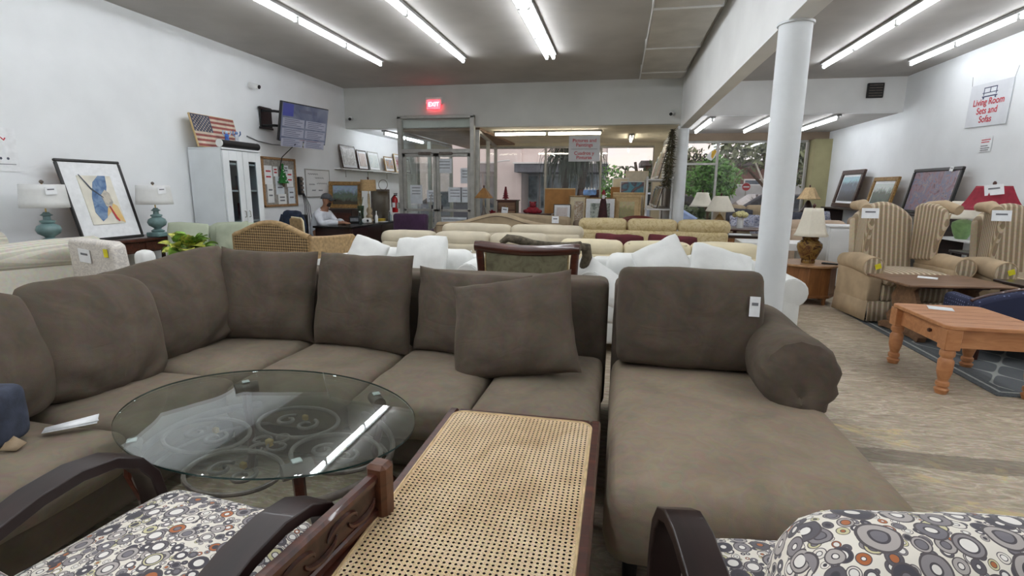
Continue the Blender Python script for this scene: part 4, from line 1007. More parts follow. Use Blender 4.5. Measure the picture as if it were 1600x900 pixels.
# ---------------------------------------------------------------- left side
def frame(label, loc, rz, w_, h_, m_fr, m_art, fw_=.05, board=0, m_board=None, lean=10, depth=.035, group='framed pictures', name='framed_picture', roll=0, tagc=False):
    """framed picture standing on its lower edge, facing -y, leaning back"""
    t = T(name, label, 'picture', loc, 0, group); t.rotation_euler = Euler((R(-lean), R(roll), rz))
    if rz or roll: t.rotation_euler = (Euler((0, 0, rz)).to_matrix() @ Euler((R(-lean), 0, 0)).to_matrix() @ Euler((0, R(roll), 0)).to_matrix()).to_euler()
    hw = w_ / 2
    for (a, b, c, d, nm) in ((-hw, hw, 0, fw_, 0), (-hw, hw, h_ - fw_, h_, 0), (-hw, -hw + fw_, fw_, h_ - fw_, 1), (hw - fw_, hw, fw_, h_ - fw_, 1)):
        box('frame_bar', m_fr, t, a, b, -depth, 0, c, d, min(.008, fw_ * .3))
    box('backing', M_CARD, t, -hw + .01, hw - .01, -.008, -.002, .01, h_ - .01, 0)
    if board:
        box('mat_board', m_board or M_PAPER, t, -hw + fw_, hw - fw_, -.016, -.008, fw_, h_ - fw_, 0)
    i = fw_ + board
    pic = G().bx(-(hw - i), hw - i, -.006, .004, -(h_ / 2 - i), h_ / 2 - i, 0).obj('picture', m_art, t, (0, -.016 - (.004 if board else 0), h_ / 2))
    if tagc: tagpaper(t, (hw * .6, -depth - .002, h_ - .03), (0, R(6), 0), .09, .07)
    return t
M_BLKFR = mat('black_frame', (28, 26, 26), .35, .1, 8)
M_DKFR = wood('dark_frame', (44, 28, 22), (78, 52, 40), .35)

# console table, lamps, print
co = T('console_table', 'long mahogany console table against the left wall', 'table', (-5.40, 4.55, 0))
box('table_top', M_MAHOG, co, -.22, .22, -.98, .98, .785, .82, .008); box('apron', M_MAHOG, co, -.18, .18, -.92, .92, .66, .785, .004)
for sx in (-1, 1):
    for sy in (-1, 1): G().lathe([(.018, 0), (.028, .05), (.018, .10), (.03, .35), (.022, .60), (.034, .67)], 12, TR(sx * .16, sy * .9)).obj('leg', M_MAHOG, co)
for k in (-1, 0, 1):
    dr = box('drawer', M_MAHOG, co, .18, .192, .6 * k - .26, .6 * k + .26, .675, .77, .003); G().ball((.2, .6 * k, .72), .014, 8).obj('knob', M_BRASS, dr)
M_TEAL = mat('teal_glaze', (112, 140, 140), .3, .12, 10)
def teal_lamp(label, loc):
    t = T('teal_lamp', label, 'lamp', loc, 0, 'pair of teal lamps')
    G().bx(-.085, .085, -.085, .085, 0, .05, .008).obj('plinth', M_TEAL, t)
    G().lathe([(.06, .05), (.07, .07), (.035, .09), (.04, .10), (.085, .13), (.098, .165), (.085, .20), (.045, .225), (.06, .235), (.06, .25), (.03, .26), (.028, .29), (.05, .30), (.03, .315), (.02, .33)], 20).obj('lamp_base', M_TEAL, t)
    G().tube([(0, 0, .33), (0, 0, .60)], .006, 8).obj('stem', M_BRASS, t)
    sh = shade_square(.185, .165, .215, 0, 4, 30, .37).obj('lamp_shade', M_SHADEG, t, solid=.004)
    g = G()
    for k in range(3): a = 2 * PI * k / 3; g.tube([(0, 0, .575), (.16 * math.cos(a), .16 * math.sin(a), .58)], .003, 6)
    g.obj('shade_spider', M_BRASS, sh)
    G().lathe([(.006, .59), (.016, .60), (.018, .612), (.006, .625)], 12).obj('finial', M_IRON, t)
    tagpaper(t, (.175, -.06, .53), (0, R(-4), R(70)), .085, .075)
    return t
teal_lamp('teal balustrade lamp with grey drum shade, left of the abstract print', (-5.26, 3.93, .82))
teal_lamp('teal balustrade lamp with grey drum shade, right of the abstract print', (-5.24, 5.10, .82))
pr = frame('large black framed abstract print in blue and ochre on the console', (-5.30, 4.60, .825), R(90), .70, .86, M_BLKFR, mat('print_paper', (226, 222, 208), .5, .05, 6), .03, .14, M_PAPER, 15, .03, roll=0)
def blot(name, pts, m, y): 
    n = len(pts); g = G(); g.v = [(x, y, z) for x, z in pts] + [(x, y + .002, z) for x, z in pts]; g.f = [tuple(range(n)), tuple(range(2 * n - 1, n - 1, -1))] + [(i, i + n, (i + 1) % n + n, (i + 1) % n) for i in range(n)]
    return g.obj(name, m, pr)
M_BLU = art('blue_wash', [(58, 86, 124), (84, 116, 158), (120, 146, 178), (70, 96, 132)], 8, 1, rough=.5)
M_OCH = art('ochre_wash', [(214, 172, 96), (226, 190, 122), (216, 198, 160)], 8, 1, rough=.5)
blot('blue_shape', [(-.07, .20), (-.12, .30), (-.10, .46), (-.04, .62), (.04, .69), (.12, .69), (.10, .58), (.06, .48), (.03, .34), (-.01, .24)], M_BLU, -.030)
blot('ochre_shape', [(-.04, .22), (-.01, .36), (.05, .34), (.09, .40), (.15, .36), (.18, .18), (.12, .20), (.06, .30)], M_OCH, -.0285)
blot('grey_shape', [(.02, .36), (.0, .48), (.06, .54), (.10, .50), (.11, .40), (.07, .34)], art('grey_wash', [(150, 146, 140), (196, 188, 172), (108, 110, 120)], 9, 1), -.032)
blot('red_line', [(.05, .36), (.062, .362), (.10, .24), (.12, .20), (.11, .19), (.085, .22)], M_RED, -.034)
blot('dark_line', [(-.17, .70), (-.16, .70), (-.08, .56), (.02, .46), (.02, .45), (-.09, .545)], mat('slate_ink', (70, 78, 90), .6, .1, 9), -.034)
G().tube([(-5.18, 3.72, .825), (-5.2, 3.80, .87), (-5.22, 3.86, .855), (-5.2, 3.78, .835), (-5.17, 3.70, .828)], .006, 6).obj('coiled_cable', M_BLACK, None)
tag(bpy.data.objects['coiled_cable'], 'black coiled lamp cord on the console left end', 'cord')

# slipcovered chair, striped sofa, scroll cushion, plant
M_SCROLL = art('scroll_print', [(224, 219, 208), (222, 216, 206), (196, 190, 184), (224, 219, 210), (190, 184, 178), (226, 222, 214)], 9, 2.2, (1, 1, 1.6), rough=.85)
sc = T('slipcovered_chair', 'parsons chair in grey scroll slipcover seen from behind', 'chair', (-3.62, 3.42, 0), R(-10))
G().prism([(-.30, .12), (-.255, .98), (-.235, 1.02), (.20, 1.01), (.25, .985), (.28, .12)], -.05, .05, TR(0, -.30, 0, R(4))).obj('back', M_SCROLL, sc, bevel=.02)
G().rbox(.56, .58, .36, .04, 4, M=TR(0, .02, .28)).obj('seat', M_SCROLL, sc)
G().rbox(.12, .12, .16, .05, 4, M=TR(.28, -.22, .86)).obj('bow', M_WCOT, sc)
for sx in (-1, 1):
    for y in (-.25, .25): box('leg', M_MAHOG, sc, sx * .22 - .02, sx * .22 + .02, y - .02, y + .02, 0, .12, .003)
tagpaper(sc, (-.06, -.422, .90), (R(4), R(4), 0), .13, .10); tagpaper(sc, (.18, -.422, .93), (R(4), 0, 0), .045, .06, M_YEL, 'yellow_sticker')
M_TICK = stripes('fine_cream_stripe', (206, 202, 188), (186, 182, 166), 60, 0)
ss = sofa('cream fine-striped sofa with scrolled arm at the left edge', (-4.70, 3.05, 0), R(174), 1.30, M_TICK, .98, 1, .86, 'roll', .44, False, -.03, arm_h=.98, seed=3)
tagpaper(ss, (-.52, .44, .93), (R(10), 0, R(180)), .05, .045, M_YEL, 'yellow_sticker')
sp_ = white_pillow((-4.86, 2.93, .76), (R(12), R(6), R(5)), 'scroll print cushion peeking over the striped sofa at the left edge', .56, .60, .18, 41, M_SCROLL, .006, 'scroll print cushions')
sk = T('plant_stand', 'small dark stand under the potted pothos', 'table', (-4.02, 4.22, 0)); 
G().lathe([(.15, .60), (.15, .63)], 24).obj('stand_top', M_MAHOG, sk); G().lathe([(.02, .03), (.03, .3), (.02, .60)], 12).obj('stem', M_MAHOG, sk); G().lathe([(.14, 0), (.12, .03)], 20).obj('base', M_MAHOG, sk)
pp = T('potted_pothos', 'leafy yellow-green pothos in a pot beside the sage sofa', 'plant', (-4.02, 4.22, .63))
G().lathe([(.06, 0), (.09, .12), (.095, .14), (.085, .14), (.08, .12)], 18).obj('pot', mat('terracotta', (150, 90, 66), .8, .1, 8), pp)
lm = G(); lm.grid(lambda u, v: ((v - .5) * .10 * math.sin(PI * min(1, u * .97 + .02)) ** .7, u * .095, .012 * math.sin(PI * u) - .02 * u * u + .012 * abs(v - .5) * 2), 5, 4)
leaf0 = None; M_LEAFY = mat('variegated_leaf', (112, 146, 60), .4, .45, 14)
for k in range(90):
    a = random.uniform(0, 2 * PI); e = random.uniform(-.25, 1.2); r_ = random.uniform(.04, .16) * (1 if e < .7 else .6); z = .13 + .05 * random.random() + .09 * math.sin(max(e, 0))
    if leaf0 is None: o = leaf0 = lm.obj('leaf', M_LEAFY, pp)
    else: o = (leaf0 if k % 3 else leafy).copy(); COL.objects.link(o); o.parent = pp
    if k == 0:
        leafy = lm.obj('leaf', mat('yellow_leaf', (176, 178, 84), .4, .3, 18), pp, (.05, .06, .2), (.6, 0, 1))
    o.location = (r_ * math.cos(a), r_ * math.sin(a), z); o.rotation_euler = (e - .1, random.uniform(-.5, .5), a - PI / 2)
    o.scale = (1.1,) * 3
# wicker chair and sage sofa
def weave():
    g = N('wicker_weave'); v = g.co(); sp = g.n('SeparateXYZ'); g.l(v, 0, sp, 0); k = 2 * PI / .055
    a = g.math('SINE', g.math('MULTIPLY', g.math('ADD', (sp, 0), (sp, 2)), k)); b = g.math('SINE', g.math('MULTIPLY', g.math('SUBTRACT', (sp, 0), (sp, 2)), k))
    h = g.math('MULTIPLY', a, b); r = g.ramp(g.math('MULTIPLY_ADD', h, .5, .5), 0, [(.2, (84, 64, 42)), (.45, (140, 114, 76)), (.8, (168, 140, 98))])
    g.l(r, 0, g.b, 'Base Color'); g.set(Roughness=.6); g.bump(h, 0, .7, .008); return g.m
M_WICK = weave(); M_WPLAIN = mat('wicker_band', (162, 134, 94), .6, .1, 30, .4, 150)
wk = T('wicker_armchair', 'tan wicker armchair with arched woven back, seen from behind', 'armchair', (-3.36, 4.98, 0), R(-7))
arch = [(-.46 + .92 * k / 16, .90 + .13 * math.sin(PI * k / 16) ** 1.3) for k in range(17)]
G().prism([(-.46, .10)] + arch + [(.46, .10)], -.03, .03, TR(0, -.36, 0)).obj('back', M_WICK, wk)
G().tube([(x, -.36, z + .01) for x, z in arch], .034, 10).obj('top_roll', M_WPLAIN, wk)
for sx in (-1, 1):
    G().prism([(-.38, .10), (-.38, .93), (-.10, .91), (.30, .90), (.36, .86), (.36, .10)], -.035, .035, TR(sx * .47, 0, 0, rz=R(90))).obj('side', M_WPLAIN, wk, bevel=.02)
G().rbox(.84, .7, .3, .04, 4, M=TR(0, 0, .28)).obj('seat', M_WPLAIN, wk); G().rbox(.82, .66, .12, .05, 4, crown=(0, 0, .02), M=TR(0, .02, .48)).obj('seat_cushion', M_SAGE, wk)
for sx in (-1, 1):
    for y in (-.32, .3): G().lathe([(.025, 0), (.03, .12)], 10, TR(sx * .42, y)).obj('leg', M_WPLAIN, wk)
sg = sofa('sage green loveseat beside the white metal cabinet', (-4.50, 5.36, 0), R(14), 1.02, M_SAGE, .96, 1, .84, 'box', .44, False, .04, seed=5)
white_pillow((-4.74, 4.99, .80), (R(-10), R(5), R(30)), 'sage square pillow on the left of the sage loveseat', .42, .40, .14, 51, M_SAGE, .006, 'sage pillows')
white_pillow((-4.32, 5.18, .80), (R(-12), R(-8), R(10)), 'sage square pillow on the right of the sage loveseat', .42, .40, .14, 52, M_SAGE, .006, 'sage pillows')
loose_paper((-4.02, 4.92, .90), R(30), 'white price card on the sage loveseat arm', .10, .14)

# white metal cabinet
wcab = T('metal_cabinet', 'tall white metal cabinet with narrow glass door windows', 'cabinet', (-5.36, 6.44, 0))
M_CABM = mat('white_steel', (222, 227, 230), .35, .02, 3)
g = G(); g.bx(-.26, .235, -.375, -.36, .02, 1.88, .002); g.bx(-.26, .235, .36, .375, .02, 1.88, .002); g.bx(-.26, -.245, -.36, .36, .02, 1.88, .002); g.bx(-.26, .26, -.375, .375, 1.88, 1.905, .004); g.bx(-.26, .235, -.375, .375, 0, .06, .002)
g.obj('body', M_CABM, wcab)
for z in (.50, .92, 1.34, 1.70): box('shelf', M_CABM, wcab, -.24, .232, -.355, .355, z - .012, z + .012, .002)
M_CABG = glassmat('cabinet_glass', (225, 230, 232))
M_OBJS = [mat('stored_' + n_, c_, .6, .2, 14) for n_, c_ in (('blue', (88, 108, 140)), ('brown', (120, 84, 64)), ('grey', (128, 128, 130)), ('pink', (170, 120, 128)), ('dark', (60, 56, 58)))]
for k, sy in enumerate((-1, 1)):
    y0, y1 = (-.37, -.004) if sy < 0 else (.004, .37)
    wy0, wy1 = y0 + .11, y0 + .26
    d = G().bx(.24, .262, y0, wy0, .07, 1.87, .002).bx(.24, .262, wy1, y1, .07, 1.87, .002).bx(.24, .262, wy0, wy1, .07, .22, .002).bx(.24, .262, wy0, wy1, 1.74, 1.87, .002).obj('door', M_CABM, wcab)
    box('door_glass', M_CABG, d, .247, .253, wy0, wy1, .22, 1.74, 0, smooth=0)
    hy_ = y1 - .04 if sy < 0 else y0 + .04
    G().tube([(.262, hy_, .98), (.285, hy_, .985), (.285, hy_, 1.06), (.262, hy_, 1.065)], .007, 8).obj('handle', M_ALU, d)
    yc = (wy0 + wy1) / 2
    for q, z in enumerate((.512, .932, 1.352)):
        kk = (q * 2 + k) % 5
        o = G().rbox(.14, .15, (.20, .15, .24)[(q + k) % 3], .02, 3, M=TR(0, 0, (.20, .15, .24)[(q + k) % 3] / 2)).lathe([(.045, 0), (.05, .10), (.03, .17), (.015, .2)], 12, TR(-.02, .1 * sy)).obj('stored_box', M_OBJS[kk], None, (-5.28, 6.44 + yc, z))
        tag(o, '%s bundle on the %s shelf behind the %s cabinet door' % (('blue', 'brown', 'grey', 'pink', 'dark')[kk], ('lower', 'middle', 'upper')[q], ('left', 'right')[k]), 'box', 'things inside the cabinet')
# on the cabinet: flag canvas, two figurines, poster roll
fl = T('flag_canvas', 'American flag canvas leaning on top of the white cabinet', 'picture', (-5.42, 6.42, 1.907)); fl.rotation_euler = (Euler((0, 0, R(90))).to_matrix() @ Euler((R(-14), 0, 0)).to_matrix()).to_euler()
W_, H_ = .80, .44
box('canvas', M_PALE, fl, -W_ / 2, W_ / 2, -.025, 0, 0, H_, .003)
M_FR, M_FW, M_FB = mat('faded_red', (150, 86, 80), .8, .12, 9), mat('aged_white', (206, 190, 172), .8, .08, 9), mat('faded_navy', (78, 82, 98), .8, .12, 9)
for k in range(13):
    z0 = .01 + (H_ - .02) / 13 * k; x0 = -W_ / 2 + .01 if k < 6 else -W_ / 2 + .01 + W_ * .40
    box('stripe', M_FR if k % 2 == 0 else M_FW, fl, x0, W_ / 2 - .01, -.028, -.024, z0, z0 + (H_ - .02) / 13, 0)
ct = box('canton', M_FB, fl, -W_ / 2 + .01, -W_ / 2 + .01 + W_ * .40, -.029, -.024, .01 + (H_ - .02) / 13 * 6, H_ - .01, 0)
g = G()
def star(cx, cz, r_):
    pts = [(cx + (r_ if i % 2 == 0 else r_ * .42) * math.sin(PI * i / 5), cz + (r_ if i % 2 == 0 else r_ * .42) * math.cos(PI * i / 5)) for i in range(10)]
    g.prism(pts, -.031, -.0285)
for r_ in range(9):
    for c_ in range(6 if r_ % 2 == 0 else 5): star(-W_ / 2 + .035 + (c_ + (0 if r_ % 2 == 0 else .5)) * .052, H_ - .035 - r_ * .0235, .012)
sto = g.obj('stars', M_FW, ct, smooth=0); sto['kind'] = 'stuff'
def figurine(label, loc, m1, m2, h):
    t = T('figurine', label, 'figurine', loc, R(60), 'figurines on the cabinet')
    G().lathe([(.035, 0), (.04, .01), (.012, .03), (.03, h * .45), (.022, h * .6), (.03, h * .72), (.012, h * .8)], 14).obj('gown', m1, t)
    G().ball((0, 0, h * .88), h * .09, 8).obj('head', m2, t)
    for sx in (-1, 1): G().tube([(sx * .025, 0, h * .7), (sx * .05, -.01, h * .82), (sx * .045, -.015, h * .98)], .009, 6).obj('arm', m2, t)
figurine('blue glass figurine in front of the flag canvas', (-5.25, 6.36, 1.907), mat('cobalt_glass', (70, 110, 190), .15, .2, 20), mat('pale_blue', (190, 208, 230), .2, .1, 20), .24)
figurine('silvery white figurine in front of the flag canvas', (-5.25, 6.55, 1.907), mat('frosted_silver', (214, 220, 228), .2, .1, 20), mat('silver_blue', (120, 150, 200), .2, .2, 20), .25)
pt = T('poster_roll', 'black cardboard tube lying along the cabinet top', 'tube', (-5.12, 6.42, 1.955), R(90))
G().tube([(-.36, 0, 0), (.36, 0, 0)], .048, 18).obj('tube_body', M_BLACK, pt)
for sx in (-1, 1): G().tube([(sx * .355, 0, 0), (sx * .37, 0, 0)], .05, 18).obj('end_cap', M_WHITE if sx < 0 else M_BLACK, pt)

# television on an arm
tv = T('television', 'wall-mounted television tilted down showing a price list', 'television', (-5.06, 7.92, 2.40)); tv.rotation_euler = (Euler((0, 0, R(78))).to_matrix() @ Euler((R(12), 0, 0)).to_matrix()).to_euler()
box('tv_case', M_BLACK, tv, -.50, .50, 0, .05, -.30, .30, .008)
def screen_mat():
    g = N('tv_screen'); v = g.co(); n = g.noise(v, 3, 2, 1); r = g.ramp(n, 'Fac', [(.35, (70, 78, 104)), (.6, (112, 118, 134))])
    g.l(r, 0, g.b, 'Emission Color'); g.set(Emission_Strength=.4, Roughness=.3); g.b.inputs['Base Color'].default_value = (.02, .02, .03, 1); return g.m
def semit(*a):
    m_ = emit(*a); m_.node_tree.nodes['Principled BSDF'].inputs['Base Color'].default_value = (.03, .03, .04, 1); return m_
scn = box('screen', screen_mat(), tv, -.485, .485, -.004, .001, -.285, .285, 0)
M_SL = semit('screen_light', (160, 163, 178), .34); M_SD = semit('screen_navy', (46, 56, 150), .35); M_SR = semit('screen_rust', (120, 74, 76), .5); M_ST = semit('screen_text', (84, 88, 112), .3)
for r_ in range(3):
    for c_ in range(2):
        pnl = box('list_panel', M_SL, scn, -.46 + .475 * c_, -.02 + .475 * c_, -.0065, -.003, .06 - .155 * r_ - .125, .06 - .155 * r_, 0)
        for q in range(4): box('text_line', M_ST, pnl, -.42 + .475 * c_, -.42 + .475 * c_ + (.30, .36, .24, .33)[(q + r_) % 4], -.008, -.006, .045 - .155 * r_ - .028 * q - .010, .045 - .155 * r_ - .028 * q, 0)
box('list_divider', M_SR, scn, -.1, .4, -.0065, -.003, -.262, -.252, 0)
box('balloon_graphic', M_SD, scn, -.47, -.26, -.0068, -.003, .09, .275, 0)
ttl = box('title_bar', M_ST, scn, -.14, .12, -.0068, -.003, .17, .215, 0); box('title_mark', M_ST, scn, .17, .23, -.0068, -.003, .165, .22, 0)
mt = T('tv_mount', 'black folding wall bracket holding the television', 'bracket', (-5.64, 7.72, 2.48))
box('wall_plate', M_BLACK, mt, 0, .03, -.14, .14, -.17, .17, .004)
for z in (-.12, .10): G().tube([(.03, -.1, z), (.22, -.06, z), (.30, .10, z), (.47, .18, z * .6 - .03)], .02, 8).obj('folding_arm', M_BLACK, mt)
for z in (-.16, .14): box('hook_bar', M_BLACK, mt, .03, .06, -.2, .12, z - .015, z + .015, .003)
def cable(name, pts, label, r_=.007, m=M_BLACK, cat='cable'): return tag(G().tube(pts, r_, 6).obj(name, m, None), label, cat, 'cables on the left wall')
cable('tv_cable', [(-5.14, 7.75, 2.08), (-5.45, 7.82, 1.88), (-5.60, 7.95, 1.70), (-5.62, 8.1, 1.55)], 'thin cable dropping from the television across the cork board')
cable('wall_cable', [(-5.63, 7.25, 2.16), (-5.64, 7.5, 2.11), (-5.6, 7.8, 2.08), (-5.2, 8.2, 2.06)], 'pale cable looping under the television bracket', .008, M_INK)

# cork board, tree ornament, power strip, whiteboard
ck = T('cork_board', 'cork notice board with papers behind the white cabinet', 'notice board', (-5.645, 7.98, 1.47))
M_CORK = mat('cork', (156, 120, 84), .9, .15, 60, .2, 100)
box('cork', mat('grey_felt', (150, 146, 140), .9, .1, 30), ck, 0, .015, -.43, .43, -.38, .39, .002)
for (a, b, c, d) in ((-.45, .45, .37, .41), (-.45, .45, -.40, -.36), (-.45, -.41, -.4, .4), (.41, .45, -.4, .4)): box('frame_bar', M_CORK, ck, 0, .03, a, b, c, d, .004)
for k, (y, z, w_, h_) in enumerate(((-.30, .12, .2, .3), (-.02, -.05, .22, .3), (.02, -.28, .22, .18), (.26, .08, .18, .3), (.28, -.22, .18, .28), (-.28, -.18, .16, .3), (-.12, .18, .12, .16), (.16, .22, .14, .14))):
    pz = box('pinned_paper', [M_PAPER, M_NOTICE, M_WHITE][k % 3], ck, .016 + .001 * k, .018 + .001 * k, y - w_ / 2, y + w_ / 2, z - h_ / 2, z + h_ / 2, .0003)
    for q in range(2): box('print_line', M_INK if k % 3 else M_RED, pz, .0182 + .001 * k, .0192 + .001 * k, y - w_ * .3, y + w_ * .3, z + h_ * (.2 - .3 * q) - .012, z + h_ * (.2 - .3 * q) + .012, 0)
tg = T('tree_ornament', 'small green felt christmas tree hanging on the cork board', 'ornament', (-5.58, 8.0, 1.56))
for k in range(4): G().lathe([(.13 - .027 * k, -.10 + .07 * k), (.10 - .025 * k, -.06 + .07 * k), (.03, .0 + .07 * k), (.005, .02 + .07 * k)], 12, TR(0, 0, .0) @ Matrix.Diagonal((.45, 1, 1, 1))).obj('tier', mat('green_felt', (34, 104, 44), .9, .2, 30), tg)
G().bx(-.012, .012, -.02, .02, -.16, -.095, .003).obj('trunk', M_BARK, tg)
for k in range(7): G().ball((.05 - .006 * k, .07 * math.sin(k * 2.4) * (1 - k / 8), -.06 + .035 * k), .011, 6).obj('bauble', M_WHITE, tg)
ps = T('power_strip', 'black power strip with hanging cords on the left wall', 'power strip', (-5.62, 8.52, 1.42))
box('strip', M_BLACK, ps, -.02, .03, -.05, .05, -.16, .16, .006)
for k in range(4): box('plug', M_IRON, ps, .03, .06, -.03, .03, -.13 + .075 * k, -.085 + .075 * k, .004)
for k in range(4): G().tube([(.05, -.02 + .015 * k, -.12), (.06, .02 + .05 * k, -.35), (.03, .05 + .07 * k, -.62), (.02, .06 + .07 * k, -.95)], .006, 6).obj('cord', M_BLACK, ps)
wbd = T('whiteboard', 'small whiteboard with faint handwriting on the left wall', 'whiteboard', (-5.645, 9.13, 1.47))
box('board', M_WHITE, wbd, 0, .012, -.40, .40, -.25, .25, .002)
for (a, b, c, d) in ((-.41, .41, .24, .26), (-.41, .41, -.26, -.24), (-.41, -.395, -.25, .25), (.395, .41, -.25, .25)): box('frame_bar', M_ALU, wbd, 0, .02, a, b, c, d, .003)
for k, (y0, y1, z) in enumerate(((-.32, .0, .17), (-.1, .2, .10), (-.3, -.12, -.02), (-.05, .3, .0), (-.22, -.1, -.13), (.0, .14, -.13))):
    G().tube([(.0135, y0 + (y1 - y0) * i / 14, z + .013 * math.sin(i * 2.1 + k)) for i in range(15)], .004, 4).obj('handwriting', M_INK, wbd)
nt_ = T('wall_notice', 'white paper notice with red lettering cut off by the left edge', 'sign', (-5.645, 3.72, 1.70))
box('sheet', M_PAPER, nt_, 0, .002, -.33, .33, -.18, .22, .0005)
for z, y0, y1 in ((.12, -.30, .24), (.04, -.26, .10)): G().tube([(.0035, y0 + (y1 - y0) * i / 40, z + .014 * math.sin(i * 1.9) * (1 if i % 7 else .2)) for i in range(41)], .006, 4).obj('print_line', M_RED, nt_)
for k in range(9): G().lathe([(.014, 0), (.012, .002)], 5, TR(.002, -.24 + .06 * k, -.06, ry=R(90))).obj('star', M_FB, nt_)
box('rule_line', M_FB, nt_, .002, .003, -.2, .3, -.115, -.11, 0)

# ---------------------------------------------------------------- desk corner and the seated man
dk = T('office_desk', 'black espresso desk with panel front where the man sits', 'desk', (-4.62, 8.72, 0))
box('desk_top', mat('black_glossy_top', (28, 24, 24), .25, .1, 6), dk, -.36, .36, -.90, .90, .73, .765, .006)
box('front_panel', M_DARKW, dk, .30, .33, -.86, .86, .03, .73, .003); box('end_panel', M_DARKW, dk, -.33, .30, -.87, -.84, .03, .73, .003); box('end_panel', M_DARKW, dk, -.33, .30, .84, .87, .03, .73, .003)
for y in (-.3, .28): box('panel_batten', M_DARKW, dk, .328, .336, y - .02, y + .02, .03, .73, .002)
cz = T('credenza', 'dark brown credenza against the wall behind the desk', 'cabinet', (-5.315, 9.42, 0))
box('body', M_DARKW, cz, -.31, .31, -.22, .22, .05, .96, .004); box('top_panel', M_DARKW, cz, -.325, .325, -.24, .24, .96, .99, .004)
for k in range(2): dr = box('door', M_MAHOG, cz, -.30 + .30 * k + .005, .30 * k - .005, -.232, -.22, .10, .92, .003); G().ball((-.04 + .08 * k, -.24, .5), .012, 8).obj('knob', M_BRASS, dr)
for sx in (-1, 1):
    for sy in (-1, 1): box('foot', M_DARKW, cz, sx * .27 - .03, sx * .27 + .03, sy * .18 - .03, sy * .18 + .03, 0, .05, .003)
M_WATERY = landscape('woodland_view', (150, 168, 190), (96, 110, 96), (66, 58, 44), .42, .55)
frame('heavy bronze framed landscape painting on the credenza', (-5.27, 9.46, .992), R(12), .64, .52, M_GILT, M_WATERY, .075, lean=8, depth=.05)
lamp('desk_lamp', 'turned wood lamp with tan burlap drum shade on the desk', (-4.72, 9.36, .766), [(.075, 0), (.08, .015), (.05, .04), (.065, .09), (.035, .13), (.055, .19), (.05, .23), (.022, .27), (.026, .40), (.018, .52)], (.15, .14, .57, .78), mat('bleached_wood', (176, 158, 128), .6, .12, 12), mat('burlap_shade', (186, 156, 112), .85, .08, 60), 0, 0, 0)
ml = T('leaning_mirror', 'tall dark framed mirror leaning beside the entrance', 'mirror', (-4.74, 9.86, 0), R(10)); ml.rotation_euler = Euler((R(-4), 0, R(10)))
for (a, b, c, d) in ((-.19, .19, 0, .04), (-.19, .19, 1.33, 1.37), (-.19, -.155, .04, 1.33), (.155, .19, .04, 1.33)): box('frame_bar', M_IRON, ml, a, b, -.03, 0, c, d, .005)
box('mirror_glass', mat('aged_mirror', (132, 126, 116), .18, .1, 3, metal=.9), ml, -.155, .155, -.012, -.004, .04, 1.33, 0)
G().tube([(.06 + .09 * math.cos(a), -.01, 1.46 + .10 * math.sin(a)) for a in [2 * PI * i / 24 for i in range(24)]], .006, 6, True).obj('hanging_ring', M_IRON, ml)
fe = T('fire_extinguisher', 'red fire extinguisher hung beside the entrance doors', 'extinguisher', (-4.545, 10.17, .90))
M_FER = mat('extinguisher_red', (178, 24, 30), .3, .05, 6)
G().lathe([(.055, 0), (.06, .02), (.06, .26), (.045, .30), (.02, .32), (.02, .34)], 18).obj('cylinder', M_FER, fe)
G().bx(-.02, .05, -.012, .012, .34, .365, .004).bx(-.02, .06, -.010, .010, .375, .39, .004).obj('valve_handle', M_BLACK, fe)
G().tube([(-.02, 0, .34), (-.07, -.01, .28), (-.065, -.01, .10)], .010, 8).obj('hose', M_BLACK, fe)
box('bracket', M_ALU, fe, .05, .10, -.03, .03, .08, .2, .003); box('label', M_PAPER, fe, -.03, .03, -.064, -.058, .10, .2, .0005)
# things on the desk
def bottle(label, loc, prof, m, m_cap, name='bottle'):
    t = T(name, label, 'bottle', loc, 0, 'bottles on the desk'); G().lathe(prof, 16).obj('bottle_body', m, t)
    z = prof[-1][1]; G().lathe([(prof[-1][0] + .003, z - .004), (prof[-1][0] + .003, z + .018)], 12).obj('cap', m_cap, t); return t
M_PET = glassmat('clear_plastic', (226, 236, 242), .06)
bottle('clear water bottle standing on the desk in front of the man', (-4.50, 8.56, .766), [(.03, 0), (.032, .01), (.032, .13), (.028, .15), (.013, .19), (.013, .205)], M_PET, M_WHITE)
bottle('white sanitizer bottle near the middle of the desk', (-4.40, 9.00, .766), [(.026, 0), (.028, .10), (.02, .13), (.01, .14), (.008, .19)], M_WHITE, M_WHITE)
bottle('clear pump bottle at the far end of the desk', (-4.36, 9.50, .766), [(.032, 0), (.034, .10), (.025, .125), (.010, .14), (.008, .18)], M_PET, M_WHITE)
gv = T('glass_vase', 'tall green-stemmed glass vase on the desk', 'vase', (-4.72, 9.02, .766)); G().lathe([(.055, 0), (.06, .01), (.05, .16), (.065, .30), (.06, .30), (.046, .16), (.05, .02)], 18, caps=False).obj('vase', glassmat('greenish_glass', (200, 216, 206), .06), gv)
for k in range(5): G().tube([(0, 0, .03), (.01 * math.cos(k * 1.3), .01 * math.sin(k * 1.3), .25), (.06 * math.cos(k * 1.3), .06 * math.sin(k * 1.3), .46)], .004, 5).obj('stem', M_LEAFO, gv)
bxk = T('card_terminal', 'black desktop terminal with grey paper beside the water bottle', 'terminal', (-4.70, 8.74, .766), R(20)); box('terminal_body', M_BLACK, bxk, -.09, .09, -.07, .07, 0, .12, .012); box('key_panel', M_INK, bxk, -.07, .07, -.0755, -.069, .03, .09, .002)
cup = T('tissue_pack', 'white crumpled tissue pack on the desk', 'tissues', (-4.44, 8.70, .766)); G().rbox(.16, .11, .09, .03, 5, amp=.012, freq=12, M=TR(0, 0, .048)).obj('pack', M_WHITE, cup); G().ball((.04, -.05, .05), .022, 8).obj('print_spot', M_BLACK, cup)
